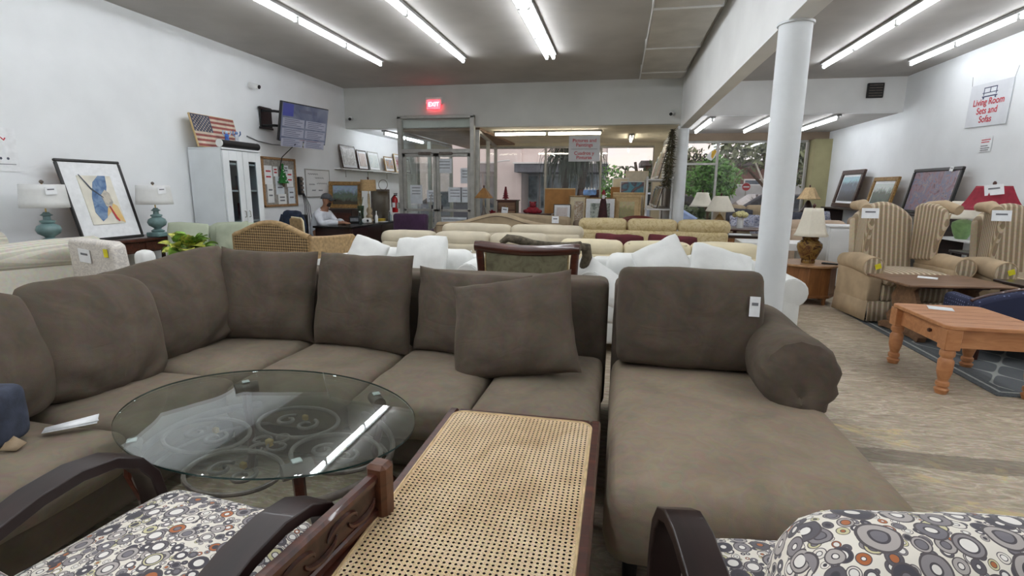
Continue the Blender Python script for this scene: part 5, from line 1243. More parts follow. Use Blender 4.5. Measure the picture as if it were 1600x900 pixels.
yb = T('yellow_box', 'small yellow box at the far end of the desk', 'box', (-4.46, 9.34, .766)); box('carton', mat('yellow_card', (206, 176, 52), .7, .1, 10), yb, -.06, .06, -.05, .05, 0, .05, .003); box('lid_band', M_BLACK, yb, -.061, .061, -.051, .051, .02, .028, .001)
kb = T('desk_paper', 'sheet of paper lying near the far desk edge', 'paper', (-4.36, 9.18, .767)); box('sheet', M_PAPER, kb, -.07, .07, -.1, .1, 0, .002, .0003)
bk_ = T('white_mug', 'white paper cup with black lid on the credenza edge', 'cup', (-5.52, 9.23, .992)); G().lathe([(.032, 0), (.042, .12)], 16).obj('cup', M_WHITE, bk_); G().lathe([(.046, .12), (.044, .135), (.03, .14)], 16).obj('lid', M_BLACK, bk_)

# the man: continuous skinned body, clothes as children
def skin(name, verts, edges, root, m, parent, sub=2, loc=(0, 0, 0)):
    me = bpy.data.meshes.new(name); me.from_pydata([v[0] for v in verts], edges, []); o = bpy.data.objects.new(name, me); COL.objects.link(o)
    sm = o.modifiers.new('skin', 'SKIN'); sm.use_smooth_shade = True
    sd = me.skin_vertices[0].data
    for i, v in enumerate(verts):
        r_ = v[1]; sd[i].radius = (r_, r_) if not isinstance(r_, tuple) else r_; sd[i].use_root = (i == root)
    s2 = o.modifiers.new('sub', 'SUBSURF'); s2.levels = sub; s2.render_levels = sub
    me.materials.append(m); o.parent = parent; o.location = loc; return o
mn = T('person', 'man in grey cap and white long-sleeved shirt leaning on the desk', 'person', (-5.16, 8.24, 0))
M_SKIN = mat('warm_skin', (150, 108, 84), .55, .06, 12); M_SHIRT = mat('white_jersey', (214, 218, 226), .85, .04, 12, .15, 60); M_JEAN = mat('dark_jeans', (48, 54, 70), .85, .1, 30)
V = [((0, 0, .50), (.15, .13)), ((.03, 0, .70), (.135, .12)), ((.10, 0, .90), (.15, .13)), ((.15, 0, 1.00), (.09, .09)), ((.19, 0, 1.06), .052), ((.222, 0, 1.12), .068), ((.228, 0, 1.19), .090), ((.225, 0, 1.25), .075)]
E_ = [(i, i + 1) for i in range(7)]
def limb(src, pts):
    p = src
    for q in pts: V.append(q); E_.append((p, len(V) - 1)); p = len(V) - 1
    return p
for sy in (-1, 1):
    h_ = limb(2, [((.14, sy * .17, .93), .062), ((.24, sy * .23, .78), .05), ((.36, sy * .17, .815), .042), ((.50, sy * .05 - .03, .80), .03), ((.555, sy * .035 - .04, .795), (.036, .02))])
    c = V[h_][0]
    for k in range(4):
        yy = (k - 1.5) * .018; L = (.052, .062, .06, .046)[k]
        limb(h_, [((c[0] + .03, c[1] + yy, c[2] + .004), .0095), ((c[0] + .03 + L * .6, c[1] + yy * 1.2, c[2] - .002), .0085), ((c[0] + .03 + L, c[1] + yy * 1.25, c[2] - .012), .0075)])
    limb(h_, [((c[0] + .005, c[1] - sy * .036, c[2]), .0105), ((c[0] + .04, c[1] - sy * .052, c[2] - .004), .009)])
    limb(0, [((.12, sy * .10, .49), .09), ((.26, sy * .12, .48), .08), ((.40, sy * .12, .46), .06), ((.40, sy * .12, .25), .05), ((.38, sy * .12, .09), .036), ((.44, sy * .12, .04), .034), ((.52, sy * .13, .03), .028)])
body = skin('body', V, E_, 0, M_SKIN, mn)
VS = [((0, 0, .50), (.165, .145)), ((.03, 0, .70), (.15, .135)), ((.10, 0, .90), (.165, .145)), ((.145, 0, .995), (.105, .1)), ((.175, 0, 1.035), .066)]
ES = [(0, 1), (1, 2), (2, 3), (3, 4)]
for sy in (-1, 1):
    p = 2
    for q in [((.14, sy * .17, .93), .076), ((.24, sy * .23, .78), .064), ((.36, sy * .17, .815), .054), ((.48, sy * .065 - .03, .802), .042)]:
        VS.append(q); ES.append((p, len(VS) - 1)); p = len(VS) - 1
skin('shirt', VS, ES, 0, M_SHIRT, mn)
VJ = [((0, 0, .50), (.168, .148))]; EJ = []
for sy in (-1, 1):
    p = 0
    for q in [((.12, sy * .10, .49), .102), ((.26, sy * .12, .48), .092), ((.40, sy * .12, .46), .074), ((.40, sy * .12, .25), .064), ((.385, sy * .12, .10), .055)]:
        VJ.append(q); EJ.append((p, len(VJ) - 1)); p = len(VJ) - 1
skin('trousers', VJ, EJ, 0, M_JEAN, mn)
hd = (.225, 0, 1.19)
G().grid(lambda u, v: (hd[0] - .006 + .098 * math.cos(v * 2 * PI) * math.cos(u * PI / 2), .088 * math.sin(v * 2 * PI) * math.cos(u * PI / 2), 1.205 + .092 * math.sin(u * PI / 2)), 8, 20).obj('cap', mat('charcoal_cap', (74, 76, 80), .85, .1, 30), mn, solid=.005)
G().grid(lambda u, v: (hd[0] + .07 + .085 * u * math.cos((v - .5) * 2.0), .09 * (v - .5) * 2 * (1 - .2 * u), 1.213 - .02 * u - .03 * (2 * v - 1) ** 2 * u), 5, 10).obj('cap_brim', mat('charcoal_brim', (62, 64, 68), .85, .1, 30), mn, solid=.005)
M_BEARD = mat('dark_beard', (46, 36, 32), .95, .2, 40, .4, 120)
G().grid(lambda u, v: (hd[0] + .004 + (.068 - .022 * u) * math.cos((v - .5) * 3.0), (.066 - .02 * u) * math.sin((v - .5) * 3.0), 1.148 - .068 * u - .012 * math.cos((v - .5) * 3.0)), 8, 14).obj('beard', M_BEARD, mn, solid=.01)
G().tube([(hd[0] + .075, 0, 1.20), (hd[0] + .098, 0, 1.172), (hd[0] + .078, 0, 1.163)], [.011, .016, .011], 8).obj('nose', M_SKIN, mn)
G().tube([(hd[0] + .083, -.025, 1.142), (hd[0] + .090, 0, 1.144), (hd[0] + .083, .025, 1.142)], .006, 6).obj('mouth', mat('lip', (130, 78, 68), .5, .05, 10), mn)
for sy in (-1, 1):
    G().ball((hd[0] + .072, sy * .032, 1.198), .012, 8).obj('eye', M_PAPER, mn); G().ball((hd[0] + .081, sy * .032, 1.198), .006, 6).obj('iris', M_BLACK, mn)
    G().ball((hd[0] - .01, sy * .084, 1.18), (.022, .010, .032), 8).obj('ear', M_SKIN, mn)
    G().ball((.50, sy * .13, .035), (.085, .042, .036), 10).obj('shoe', M_BLACK, mn)
oc = T('office_chair', 'dark office chair the man sits on, draped with a navy jacket', 'chair', (-5.20, 8.22, 0))
G().rbox(.46, .46, .08, .03, 4, M=TR(.03, 0, .335)).obj('seat', M_BLACK, oc); G().tube([(0, 0, .06), (0, 0, .30)], .025, 10).obj('gas_column', M_BLACK, oc)
G().rbox(.06, .40, .40, .03, 4, M=TR(-.26, 0, .72)).obj('backrest', M_BLACK, oc); G().tube([(-.15, 0, .33), (-.26, 0, .36), (-.28, 0, .55)], .018, 8).obj('back_bracket', M_BLACK, oc)
for k in range(5): a = 2 * PI * k / 5; G().tube([(0, 0, .08), (.26 * math.cos(a), .26 * math.sin(a), .05)], .02, 8).ball((.26 * math.cos(a), .26 * math.sin(a), .027), .026, 6).obj('caster_leg', M_BLACK, oc)
jc = T('navy_jacket', 'dark navy jacket hung over a chair back behind the wicker chair', 'jacket', (-5.20, 7.62, 0))
G().rbox(.34, .16, .44, .075, 8, amp=.018, freq=6, M=TR(0, 0, .80)).obj('jacket', mat('navy_cloth', (30, 42, 62), .85, .15, 12), jc, smooth=60)
for sx in (-1, 1): G().tube([(sx * .15, 0, .95), (sx * .20, -.02, .78), (sx * .19, -.03, .58)], [.05, .055, .045], 8).obj('sleeve', mat('navy_sleeve', (32, 44, 64), .85, .15, 12), jc)
for sx in (-1, 1):
    for y in (-.05, .30): G().tube([(sx * .17, y, 0), (sx * .17, y, .60 if y < 0 else .42)], .015, 8).obj('chair_leg', M_BLACK, jc)
G().rbox(.38, .40, .06, .02, 3, M=TR(0, .13, .43)).obj('chair_seat', M_BLACK, jc)
tc_ = T('tan_chair', 'small tan padded chair back in front of the desk', 'chair', (-4.66, 7.18, 0), R(-20))
G().prism([(-.15, .40), (-.17, .92), (-.14, .94), (.08, .93), (.12, .90), (.16, .40)], -.025, .025, TR(0, -.16, 0)).obj('backrest', M_WPLAIN, tc_, bevel=.012)
G().tube([(.165, -.16, .40), (.125, -.16, .90), (.08, -.16, .94), (-.14, -.16, .95)], .012, 8).obj('piping', M_IVORY, tc_); G().rbox(.36, .36, .08, .03, 3, M=TR(0, .04, .42)).obj('seat', M_WPLAIN, tc_)
for sx in (-1, 1):
    for y in (-.12, .18): G().tube([(sx * .14, y, 0), (sx * .15, y, .40)], .016, 8).obj('leg', M_MAHOG, tc_)
pc = T('purple_chair', 'deep purple upholstered chair in front of the entrance doors', 'chair', (-3.70, 9.20, 0), R(0))
M_PUR = mat('aubergine_velvet', (62, 36, 66), .85, .12, 8, sheen=.15)
G().rbox(.65, .14, .60, .05, 6, amp=.006, M=TR(0, -.26, .64)).obj('back', M_PUR, pc); G().rbox(.64, .6, .28, .05, 4, M=TR(0, .08, .32)).obj('seat', M_PUR, pc)
for sx in (-1, 1):
    for y in (-.22, .3): G().lathe([(.018, 0), (.026, .18)], 10, TR(sx * .27, y)).obj('leg', M_DARKW, pc)
    G().rbox(.10, .56, .30, .04, 3, M=TR(sx * .29, .06, .50)).obj('arm', M_PUR, pc)

# ---------------------------------------------------------------- shelf of pictures on the left wall
sh = T('wall_shelf', 'long white shelf of pictures high on the left wall', 'shelf', (-5.645, 11.7, 1.77))
box('shelf_board', M_WHITE, sh, 0, .16, -1.95, 1.95, -.012, .012, .003)
for y in (-1.5, -.5, .5, 1.5): G().tube([(.005, y, -.16), (.005, y, -.02), (.14, y, -.02)], .008, 6).obj('bracket', M_ALU, sh)
pa = [art('pencil_sketch', [(214, 214, 212), (224, 224, 222), (180, 178, 176), (226, 226, 224)], 7, 2), art('pastel_figure', [(222, 214, 206), (206, 190, 184), (226, 222, 216)], 6, 2), art('pale_watercolour', [(206, 216, 214), (222, 226, 222), (188, 202, 206)], 6, 2), art('harbour_scene', [(90, 110, 150), (150, 166, 186), (196, 160, 120), (110, 84, 70)], 8, 2), art('red_blue_scene', [(90, 100, 150), (206, 206, 210), (170, 90, 90), (140, 150, 170)], 8, 2)]
for k, (y, w_, h_, m_, l_) in enumerate(((10.20, .62, .48, M_DKFR, 'dark framed pencil sketch, nearest on the left wall shelf'), (10.78, .44, .42, M_DKFR, 'narrow dark framed pastel, second on the left wall shelf'), (11.34, .52, .42, M_ALU, 'silver framed pale watercolour, third on the left wall shelf'), (12.15, .5, .36, M_GILT, 'gilt framed harbour scene, fourth on the left wall shelf'), (12.75, .5, .46, M_PALE, 'pale framed red and blue scene, fifth on the left wall shelf'), (13.25, .36, .38, M_BLKFR, 'small black framed print at the far end of the wall shelf'))):
    frame(l_, (-5.53, y, 1.783), R(90), w_, h_, m_, pa[k % 5], .022, .05, M_PAPER, 9, .022, 'pictures on the left wall shelf')

# ---------------------------------------------------------------- the picture window bay
sg_ = T('picture_sign', 'hanging white sign reading Pictures and Paintings, Cuadros y Pinturas', 'sign', (-.72, 10.75, 2.20))
box('sign_board', mat('sign_white', (206, 208, 210), .6, .02, 4), sg_, -.31, .31, -.004, .004, -.25, .25, .002)
for z, s_ in ((.155, 'Pictures and'), (.07, 'Paintings'), (-.09, 'Cuadros y'), (-.175, 'Pinturas')): text('lettering', s_, .095, M_RED, sg_, (0, -.006, z), (R(90), 0, 0), bold=.001)
box('divider_line', M_INK, sg_, -.26, .26, -.0065, -.003, -.012, -.004, 0)
for sx in (-1, 1): G().tube([(sx * .27, 0, .25), (sx * .27, 0, .40)], .002, 4).obj('hanging_wire', M_INK, sg_)
# pagoda lamp, side tables, poinsettia, ornaments
lamp('pagoda_lamp', 'bronze lamp with a wide pyramid amber shade left of the picture window', (-2.56, 9.86, .62), [(.09, 0), (.095, .02), (.05, .05), (.045, .22), (.06, .28), (.03, .34), (.02, .46)], (.215, .03, .60, .79), M_IRON, mat('amber_shade', (150, 108, 58), .6, .12, 14), R(0), 4, 0)
lt = T('lamp_table', 'small dark side table under the pagoda lamp', 'table', (-2.56, 9.86, 0)); box('table_top', M_DARKW, lt, -.24, .24, -.22, .22, .59, .62, .005)
for sx in (-1, 1):
    for sy in (-1, 1): box('leg', M_DARKW, lt, sx * .2 - .02, sx * .2 + .02, sy * .18 - .02, sy * .18 + .02, 0, .59, .003)
poi = T('poinsettia', 'red poinsettia pot beside the pagoda lamp', 'plant', (-2.36, 9.78, .62)); G().lathe([(.05, 0), (.07, .14), (.075, .16)], 14).obj('pot', M_PAPER, poi)
M_PET_R = mat('poinsettia_red', (128, 22, 36), .7, .2, 20); pl0 = None
for k in range(26):
    a = k * 2.4; e = .1 + .9 * (k / 26)
    if pl0 is None: o = pl0 = G().grid(lambda u, v: ((v - .5) * .06 * math.sin(PI * (u * .96 + .02)), u * .12, .01 * math.sin(PI * u)), 4, 2).obj('petal', M_PET_R, poi)
    else: o = pl0.copy(); COL.objects.link(o); o.parent = poi
    o.location = (.02 * math.cos(a), .02 * math.sin(a), .2 + .10 * (k / 26)); o.rotation_euler = (e * .9, 0, a)
rt_ = T('chest_table', 'small walnut chest with drawers under the red tree ornament', 'cabinet', (-2.18, 10.35, 0)); box('body', M_MAHOG, rt_, -.19, .19, -.16, .16, .62, 1.16, .005); box('top_panel', M_MAHOG, rt_, -.21, .21, -.18, .18, 1.16, 1.185, .004)
for k in range(3): dr = box('drawer', M_WALNUT, rt_, -.17, .17, -.172, -.16, .66 + .165 * k, .80 + .165 * k, .004); G().ball((0, -.18, .73 + .165 * k), .014, 8).obj('knob', M_BRASS, dr)
for sx in (-1, 1):
    for sy in (-1, 1): box('leg', M_MAHOG, rt_, sx * .17 - .018, sx * .17 + .018, sy * .14 - .018, sy * .14 + .018, 0, .62, .003)
tagpaper(rt_, (-.03, -.19, .98), (0, R(5), 0), .13, .12)
ro = T('red_tree', 'small dark red cone christmas tree on the walnut chest', 'ornament', (-2.23, 10.33, 1.186))
for k in range(5): G().lathe([(.075 - .012 * k, .02 + .045 * k), (.05 - .008 * k, .05 + .045 * k), (.02, .075 + .045 * k)], 10).obj('tier', mat('dark_red_tinsel', (112, 26, 38), .7, .3, 40, .6, 60), ro)
G().lathe([(.03, 0), (.03, .03)], 10).obj('base', M_IRON, ro)
rf = T('red_bear', 'dark red plush figure sitting on a dresser by the window', 'toy', (-1.64, 10.14, .93))
G().ball((0, 0, .06), (.13, .08, .08), 10).obj('body', M_PET_R, rf); G().ball((0, -.02, .16), .065, 10).obj('head', M_PET_R, rf)
for sx in (-1, 1): G().ball((sx * .13, -.03, .04), (.06, .05, .04), 8).obj('arm', M_PET_R, rf); G().ball((sx * .05, -.02, .215), .02, 6).obj('ear', M_PET_R, rf)
ds = T('dresser', 'low dark dresser below the picture window', 'cabinet', (-1.60, 10.14, 0)); box('body', M_WALNUT, ds, -.33, .33, -.18, .18, .1, .905, .005); box('top_panel', M_DARKW, ds, -.35, .35, -.2, .2, .905, .93, .004)
for k in range(3): dr = box('drawer', M_DARKW, ds, -.30, .30, -.192, -.18, .14 + .25 * k, .36 + .25 * k, .004); G().ball((0, -.2, .25 + .25 * k), .016, 8).obj('knob', M_BRASS, dr)
for sx in (-1, 1):
    for sy in (-1, 1): box('foot', M_DARKW, ds, sx * .3 - .025, sx * .3 + .025, sy * .15 - .025, sy * .15 + .025, 0, .1, .003)
# stacks of pictures standing on a low platform
pf = T('display_platform', 'low carpeted platform holding the stacked pictures', 'platform', (-.35, 11.2, 0)); box('deck', M_TAUPE, pf, -1.25, .84, -.75, .95, .55, .60, .004); box('plinth', M_DARKW, pf, -1.2, .8, -.7, .9, 0, .55, .004)
ART = [art('mauve_print', [(190, 178, 178), (206, 198, 194), (176, 160, 166)], 8, 2), art('floral_print', [(190, 170, 140), (150, 120, 90), (206, 196, 176), (120, 100, 84)], 12, 2), art('dark_botanical', [(60, 66, 64), (120, 130, 120), (190, 196, 186), (84, 90, 84)], 9, 2.5), landscape('meadow_painting', (196, 184, 140), (150, 142, 96), (118, 112, 70), .42, .58), art('sea_animal_painting', [(70, 130, 150), (92, 150, 168), (84, 74, 84), (150, 110, 100), (100, 160, 176)], 4, 1.2)]
cbd = T('cardboard_panel', 'large plain tan cardboard panel standing behind the pictures', 'cardboard', (-1.22, 11.05, .60)); box('sheet', M_CARD, cbd, -.32, .32, -.02, .02, 0, .82, .004); box('edge_tape', M_PALE, cbd, -.32, .32, -.022, .022, .80, .822, .002); cbd.rotation_euler = (R(-5), 0, 0)
frame('small black framed mauve print in front of the cardboard', (-1.13, 10.72, .60), 0, .36, .50, M_BLKFR, ART[0], .018, .05, M_PAPER, 8, .02, 'pictures by the window')
frame('gilt framed floral print with double mat beside the cardboard', (-.80, 10.84, .60), 0, .42, .68, M_GILT, ART[1], .03, .09, M_IVORY, 8, .03, 'pictures by the window')
frame('bronze framed dark botanical print behind the tall santa', (-.36, 10.70, .60), 0, .62, .645, M_GILT, ART[2], .025, .09, M_PAPER, 8, .025, 'pictures by the window')
frame('pale wood framed meadow painting, right of the botanical print', (.17, 10.82, .60), 0, .56, .70, M_PALE, ART[3], .05, .08, M_PALE, 8, .03, 'pictures by the window')
frame('wide pale framed picture behind the meadow painting', (.22, 11.0, .60), 0, .68, .75, M_PALE, ART[0], .05, .04, M_IVORY, 7, .03, 'pictures by the window')
frame('blue sea animal painting in a white frame above the meadow painting', (.27, 11.2, .60), 0, .50, .98, M_WHITE, ART[4], .02, 0, None, 6, .02, 'pictures by the window')
frame('blank white board behind the blue painting', (.02, 11.36, .60), 0, .34, 1.05, M_WHITE, M_IVORY, .02, 0, None, 6, .02, 'pictures by the window')
frame('tall blank beige canvas, highest in the picture stack', (.36, 11.52, .60), 0, .48, 1.20, M_IVORY, mat('raw_canvas', (212, 204, 186), .8, .04, 8), .015, 0, None, 6, .03, 'pictures by the window')
frame('brown cardboard backed frame behind the dark santa', (-.02, 11.30, .60), R(4), .30, .86, M_CARD, M_CARD, .03, 0, None, 6, .02, 'pictures by the window')
frame('dark wood framed panel behind the blue gift bag', (-.62, 11.15, .60), 0, .42, .80, M_MAHOG, M_MAHOG, .03, 0, None, 6, .02, 'pictures by the window')
gb = T('gift_bag', 'blue and white gift bag resting on the picture frames', 'bag', (-.58, 10.80, 1.27)); G().rbox(.26, .05, .13, .03, 6, amp=.012, freq=10, M=TR(0, 0, .075)).obj('bag', mat('sky_blue_paper', (130, 168, 220), .6, .1, 14), gb)
for k in range(4): G().lathe([(.03, 0), (.004, .06)], 6, TR(-.09 + .06 * k, -.005, .12)).obj('tissue_peak', M_WHITE, gb)
sn = T('santa_figure', 'slim dark red santa figure standing before the pictures', 'figurine', (-.29, 10.34, .60)); G().lathe([(.13, 0), (.125, .02), (.09, .3), (.06, .56), (.035, .66)], 14).obj('robe', mat('dark_maroon_robe', (58, 24, 26), .8, .2, 20), sn)
G().ball((0, -.005, .69), (.035, .035, .042), 8).obj('face', M_SKIN, sn); G().lathe([(.045, .715), (.03, .76), (.006, .80)], 10).obj('hat', M_PET_R, sn); G().ball((0, -.03, .655), (.032, .02, .045), 8).obj('beard', M_WHITE, sn)
tt = T('dark_stool', 'low dark stool in front of the picture stack', 'stool', (-.29, 10.32, 0)); box('stool_top', M_DARKW, tt, -.28, .28, -.12, .12, .57, .598, .004)
for sx in (-1, 1):
    for sy in (-1, 1): box('leg', M_DARKW, tt, sx * .24 - .02, sx * .24 + .02, sy * .09 - .02, sy * .09 + .02, 0, .57, .003)
# white shelf rack along the side wall with pictures
rk = T('picture_rack', 'white two-tier rack of framed pictures beside the far column', 'shelf', (.86, 11.85, 0))
for z in (1.02, 1.60): box('shelf_board', M_WHITE, rk, -.34, .18, -1.12, 1.12, z - .015, z + .015, .004, rot=(0, 0, 0))
for (x, y) in ((-.32, -1.1), (.16, -1.1), (-.32, 1.1), (.16, 1.1)): box('post', M_WHITE, rk, x - .02, x + .02, y - .02, y + .02, 0, 1.66, .003)
box('base_panel', M_DARKW, rk, -.30, .14, -1.05, 1.05, .1, .60, .003)
RA = [M_DKFR, M_PALE, M_BLKFR, M_WHITE, M_GILT, M_DKFR]
for z, n_, nm in ((1.617, 5, 'upper'), (1.037, 5, 'lower')):
    for k in range(n_):
        y = 11.02 + .42 * k; h_ = ((.76, .70, .62, .54, .46) if nm == 'upper' else (.46, .48, .44, .46, .40))[k]
        frame('%s framed picture leaning on the %s rack tier, %s from the column' % (('dark', 'pale', 'black', 'white', 'gilt')[k], nm, ('first', 'second', 'third', 'fourth', 'fifth')[k]), (.74, y, z), R(-84), .40, h_, RA[k], ART[(k + 1) % 5], .02, .04, M_PAPER, 14, .018, 'pictures on the white rack')
# garland on the far column
ga = T('pine_garland', 'brown green dried pine garland hanging beside the far column', 'garland', (.93, 10.28, 1.45))
G().tube([(-.02, 0, 1.05), (.0, 0, .7), (-.03, -.02, .35), (-.06, -.02, .05)], .02, 6).obj('stem', M_BARK, ga)
g = G()
for k in range(900):
    t_ = random.random(); c_ = Vector((-.01 - .06 * (1 - t_), -.02, .02 + 1.03 * t_)); a = random.uniform(0, 2 * PI); r_ = random.uniform(.04, .15) * (1.15 - .5 * abs(t_ - .35)); d = Vector((math.cos(a), math.sin(a) * .7, random.uniform(-1.3, .3))).normalized(); s_ = d.orthogonal().normalized() * .012
    p = c_ + d * r_ * .3; q = c_ + d * r_; g.add([p - s_, p + s_, q], [(0, 1, 2)])
go = g.obj('needles', mat('dried_pine', (74, 70, 50), .9, .35, 10), ga, smooth=0); go['kind'] = 'stuff'

# ---------------------------------------------------------------- back right: lamps, tables, sofas, pictures on the wall
def round_table(label, loc, r_, h, m, group='dark occasional tables'):
    t = T('side_table', label, 'table', loc, 0, group); G().lathe([(r_ - .01, h - .03), (r_, h - .02), (r_, h - .005), (r_ - .01, h)], 28).obj('table_top', m, t)
    G().lathe([(.03, .12), (.05, .25), (.025, .4), (.04, h - .03)], 14).obj('pedestal', m, t)
    for k in range(3): a = 2 * PI * k / 3; G().tube([(.02 * math.cos(a), .02 * math.sin(a), .2), (.16 * math.cos(a), .16 * math.sin(a), .1), (.26 * math.cos(a), .26 * math.sin(a), .015)], .018, 8).obj('leg', m, t)
    return t
round_table('dark round table under the left white-shaded lamp', (1.62, 11.25, 0), .36, .80, M_DARKW)
round_table('dark oval table holding the flower vase', (2.16, 10.35, 0), .50, .72, M_MAHOG)
lamp('pleated_lamp', 'lamp with a white pleated bell shade, left of the pair', (1.66, 11.2, .80), [(.08, 0), (.085, .02), (.04, .05), (.09, .12), (.10, .17), (.05, .23), (.02, .27)], (.25, .11, .28, .56), M_LEAFD, M_SHADE, 0, 16, .3)
lamp('empire_lamp', 'lamp with a plain white cone shade, right of the pair', (1.86, 10.3, .72), [(.07, 0), (.075, .015), (.04, .04), (.08, .11), (.085, .15), (.05, .21), (.02, .25)], (.26, .12, .30, .58), M_GILT, M_SHADE, 0, 0, 0)
va = T('flower_vase', 'white cylinder vase of pale yellow hydrangeas', 'vase', (2.22, 10.25, .72)); G().lathe([(.055, 0), (.06, .01), (.06, .20), (.05, .20), (.05, .02)], 18).obj('vase', M_WHITE, va)
M_HYD = mat('pale_hydrangea', (214, 206, 150), .8, .15, 30, .7, 40)
for k in range(11): a = k * 2.4; r_ = .11 * math.sqrt((k + .5) / 11); G().ball((r_ * math.cos(a), r_ * math.sin(a), .29 - .5 * r_), (.05, .05, .045), 8).obj('bloom', M_HYD, va); 
for k in range(5): a = k * 1.3; G().tube([(0, 0, .12), (.05 * math.cos(a), .05 * math.sin(a), .26)], .005, 5).obj('stem', M_LEAFO, va)
bc = T('brown_cabinet', 'mid brown end cabinet with white paper on top', 'cabinet', (2.02, 9.2, 0), R(-4)); box('body', M_WALNUT, bc, -.40, .40, -.26, .26, .05, .66, .005); box('top_panel', M_DARKW, bc, -.43, .43, -.29, .29, .66, .685, .005)
for k in range(2): dr = box('door', M_OAK, bc, -.37 + .375 * k, -.005 + .375 * k, -.272, -.26, .09, .63, .004); G().ball((-.04 + .08 * k, -.285, .4), .014, 8).obj('knob', M_BRASS, dr)
for sx in (-1, 1):
    for sy in (-1, 1): box('foot', M_DARKW, bc, sx * .36 - .03, sx * .36 + .03, sy * .22 - .03, sy * .22 + .03, 0, .05, .003)
loose_paper((2.0, 9.18, .687), R(80), 'white paper on the brown end cabinet', .3, .34)
lm_ = T('lemon_ornament', 'yellow lemon ornament on the brown end cabinet', 'ornament', (2.34, 9.05, .686)); G().lathe([(.004, 0), (.03, .015), (.045, .04), (.035, .07), (.012, .09), (.004, .095)], 14).obj('fruit', M_YEL, lm_); G().tube([(0, 0, .09), (.01, 0, .105)], .004, 5).obj('stalk', M_LEAFO, lm_)
M_FLOR = art('blue_floral_cotton', [(60, 64, 84), (120, 124, 146), (176, 176, 186), (70, 76, 100), (150, 130, 120)], 10, 2, rough=.85)
sofa('tan sofa by the right window, seen beyond the flower vase', (2.98, 13.12, 0), 0, 1.5, M_TAUPE, 1.06, 2, .95, 'box', .48, False, .04, seed=21, group='sofas by the right window')
white_pillow((2.75, 12.86, .84), (R(-20), R(4), 0), 'dark charcoal pillow on the tan window sofa', .6, .34, .14, 61, mat('charcoal_cloth', (58, 58, 66), .85, .1, 20), .006, 'pillows on the window sofas')
white_pillow((2.85, 12.70, .70), (R(-30), R(-3), 0), 'blue floral pillow on the tan window sofa', .66, .36, .16, 62, M_FLOR, .006, 'pillows on the window sofas')
sofa('pinkish beige sofa seen from behind near the right window', (3.15, 9.62, 0), R(182), .95, M_PINKB, .93, 2, .95, 'roll', .46, True, .12, seed=23, group='sofas by the right window', arm_h=.7)
sofa('blue floral sofa in the right window corner', (3.62, 11.9, 0), R(-3), 1.5, M_FLOR, .92, 2, .9, 'roll', .46, False, .05, seed=25, group='sofas by the right window')
white_pillow((3.40, 11.68, .86), (R(-25), R(3), 0), 'flat dark slate pillow on the blue floral sofa', .7, .30, .14, 63, mat('slate_cloth', (62, 64, 74), .85, .1, 20), .006, 'pillows on the window sofas')
white_pillow((4.0, 11.68, .84), (R(-20), R(-5), R(-6)), 'blue floral pillow on the blue floral sofa', .5, .34, .16, 64, M_FLOR, .006, 'pillows on the window sofas')
sofa('grey beige loveseat in front of the framed street scene', (4.045, 9.75, 0), R(181), .74, M_PINKB, 1.0, 1, .9, 'box', .46, True, .1, seed=27, group='sofas by the right window')
cl = T('corner_cabinet', 'dark corner cabinet under the bronze beige-shaded lamp', 'cabinet', (4.24, 13.1, 0)); box('body', M_DARKW, cl, -.25, .25, -.22, .22, .05, .92, .004); box('top_panel', M_DARKW, cl, -.28, .28, -.25, .25, .92, .945, .004)
for sx in (-1, 1):
    for sy in (-1, 1): box('foot', M_DARKW, cl, sx * .22 - .025, sx * .22 + .025, sy * .19 - .025, sy * .19 + .025, 0, .05, .003)
lamp('bronze_lamp', 'bronze lamp with a beige cone shade in the right window corner', (4.24, 13.05, .945), [(.14, 0), (.15, .02), (.10, .10), (.06, .20), (.03, .25)], (.25, .10, .28, .54), M_DARKW, mat('beige_shade', (200, 172, 130), .8, .05, 30), R(20), 8, .2)
bg_ = T('padded_recliner', 'pale blue padded recliner by the far column window', 'chair', (1.74, 13.35, 0), R(4)); M_PBL = mat('pale_blue_vinyl', (150, 168, 206), .5, .06, 5)
G().prism([(-.45, .25), (-.45, .95), (-.30, .98), (.45, .55), (.45, .25)], -.4, .4).obj('body', M_PBL, bg_, bevel=.06); G().rbox(.7, .7, .12, .05, 4, M=TR(.05, 0, .30)).obj('seat', M_PBL, bg_)
for sx in (-1, 1):
    for sy in (-1, 1): G().tube([(sx * .38, sy * .33, 0), (sx * .38, sy * .33, .28)], .02, 8).obj('leg', M_BLACK, bg_)
M_STREET = landscape('street_scene', (150, 186, 196), (92, 104, 116), (70, 76, 84), .46, .62); M_SEASC = landscape('seascape', (206, 216, 212), (110, 118, 110), (92, 104, 98), .38, .55)
M_MUR = art('mauve_faces', [(70, 62, 74), (120, 96, 108), (150, 120, 128), (110, 118, 146), (160, 140, 140), (84, 74, 90)], 4, 2.5)
rc = T('low_console', 'long low shelf along the right wall behind the wing chairs', 'shelf', (4.62, 10.2, 0)); box('shelf_top', M_DARKW, rc, -.2, .24, -1.75, 2.6, 1.04, 1.07, .004)
for y, h_ in ((-2.65, .76), (-1.7, 1.04), (.7, 1.04), (2.5, 1.04)): box('upright', M_DARKW, rc, -.18, .22, y - .02, y + .02, 0, h_, .003)
box('shelf_board', M_WHITE, rc, -.18, .22, -2.67, -1.72, .76, .785, .003); box('shelf_board', M_DARKW, rc, -.18, .22, -1.68, 2.48, .4, .43, .003)
frame('dark framed blue street scene leaning on the right wall', (4.60, 12.10, 1.07), R(-90), 1.05, .78, M_DKFR, M_STREET, .09, .05, M_PAPER, 12, .05, 'pictures along the right wall')
frame('gilt framed seascape, middle of the right wall pictures', (4.60, 10.62, 1.07), R(-90), .90, .60, M_GILT, M_SEASC, .07, .05, M_PAPER, 12, .045, 'pictures along the right wall')
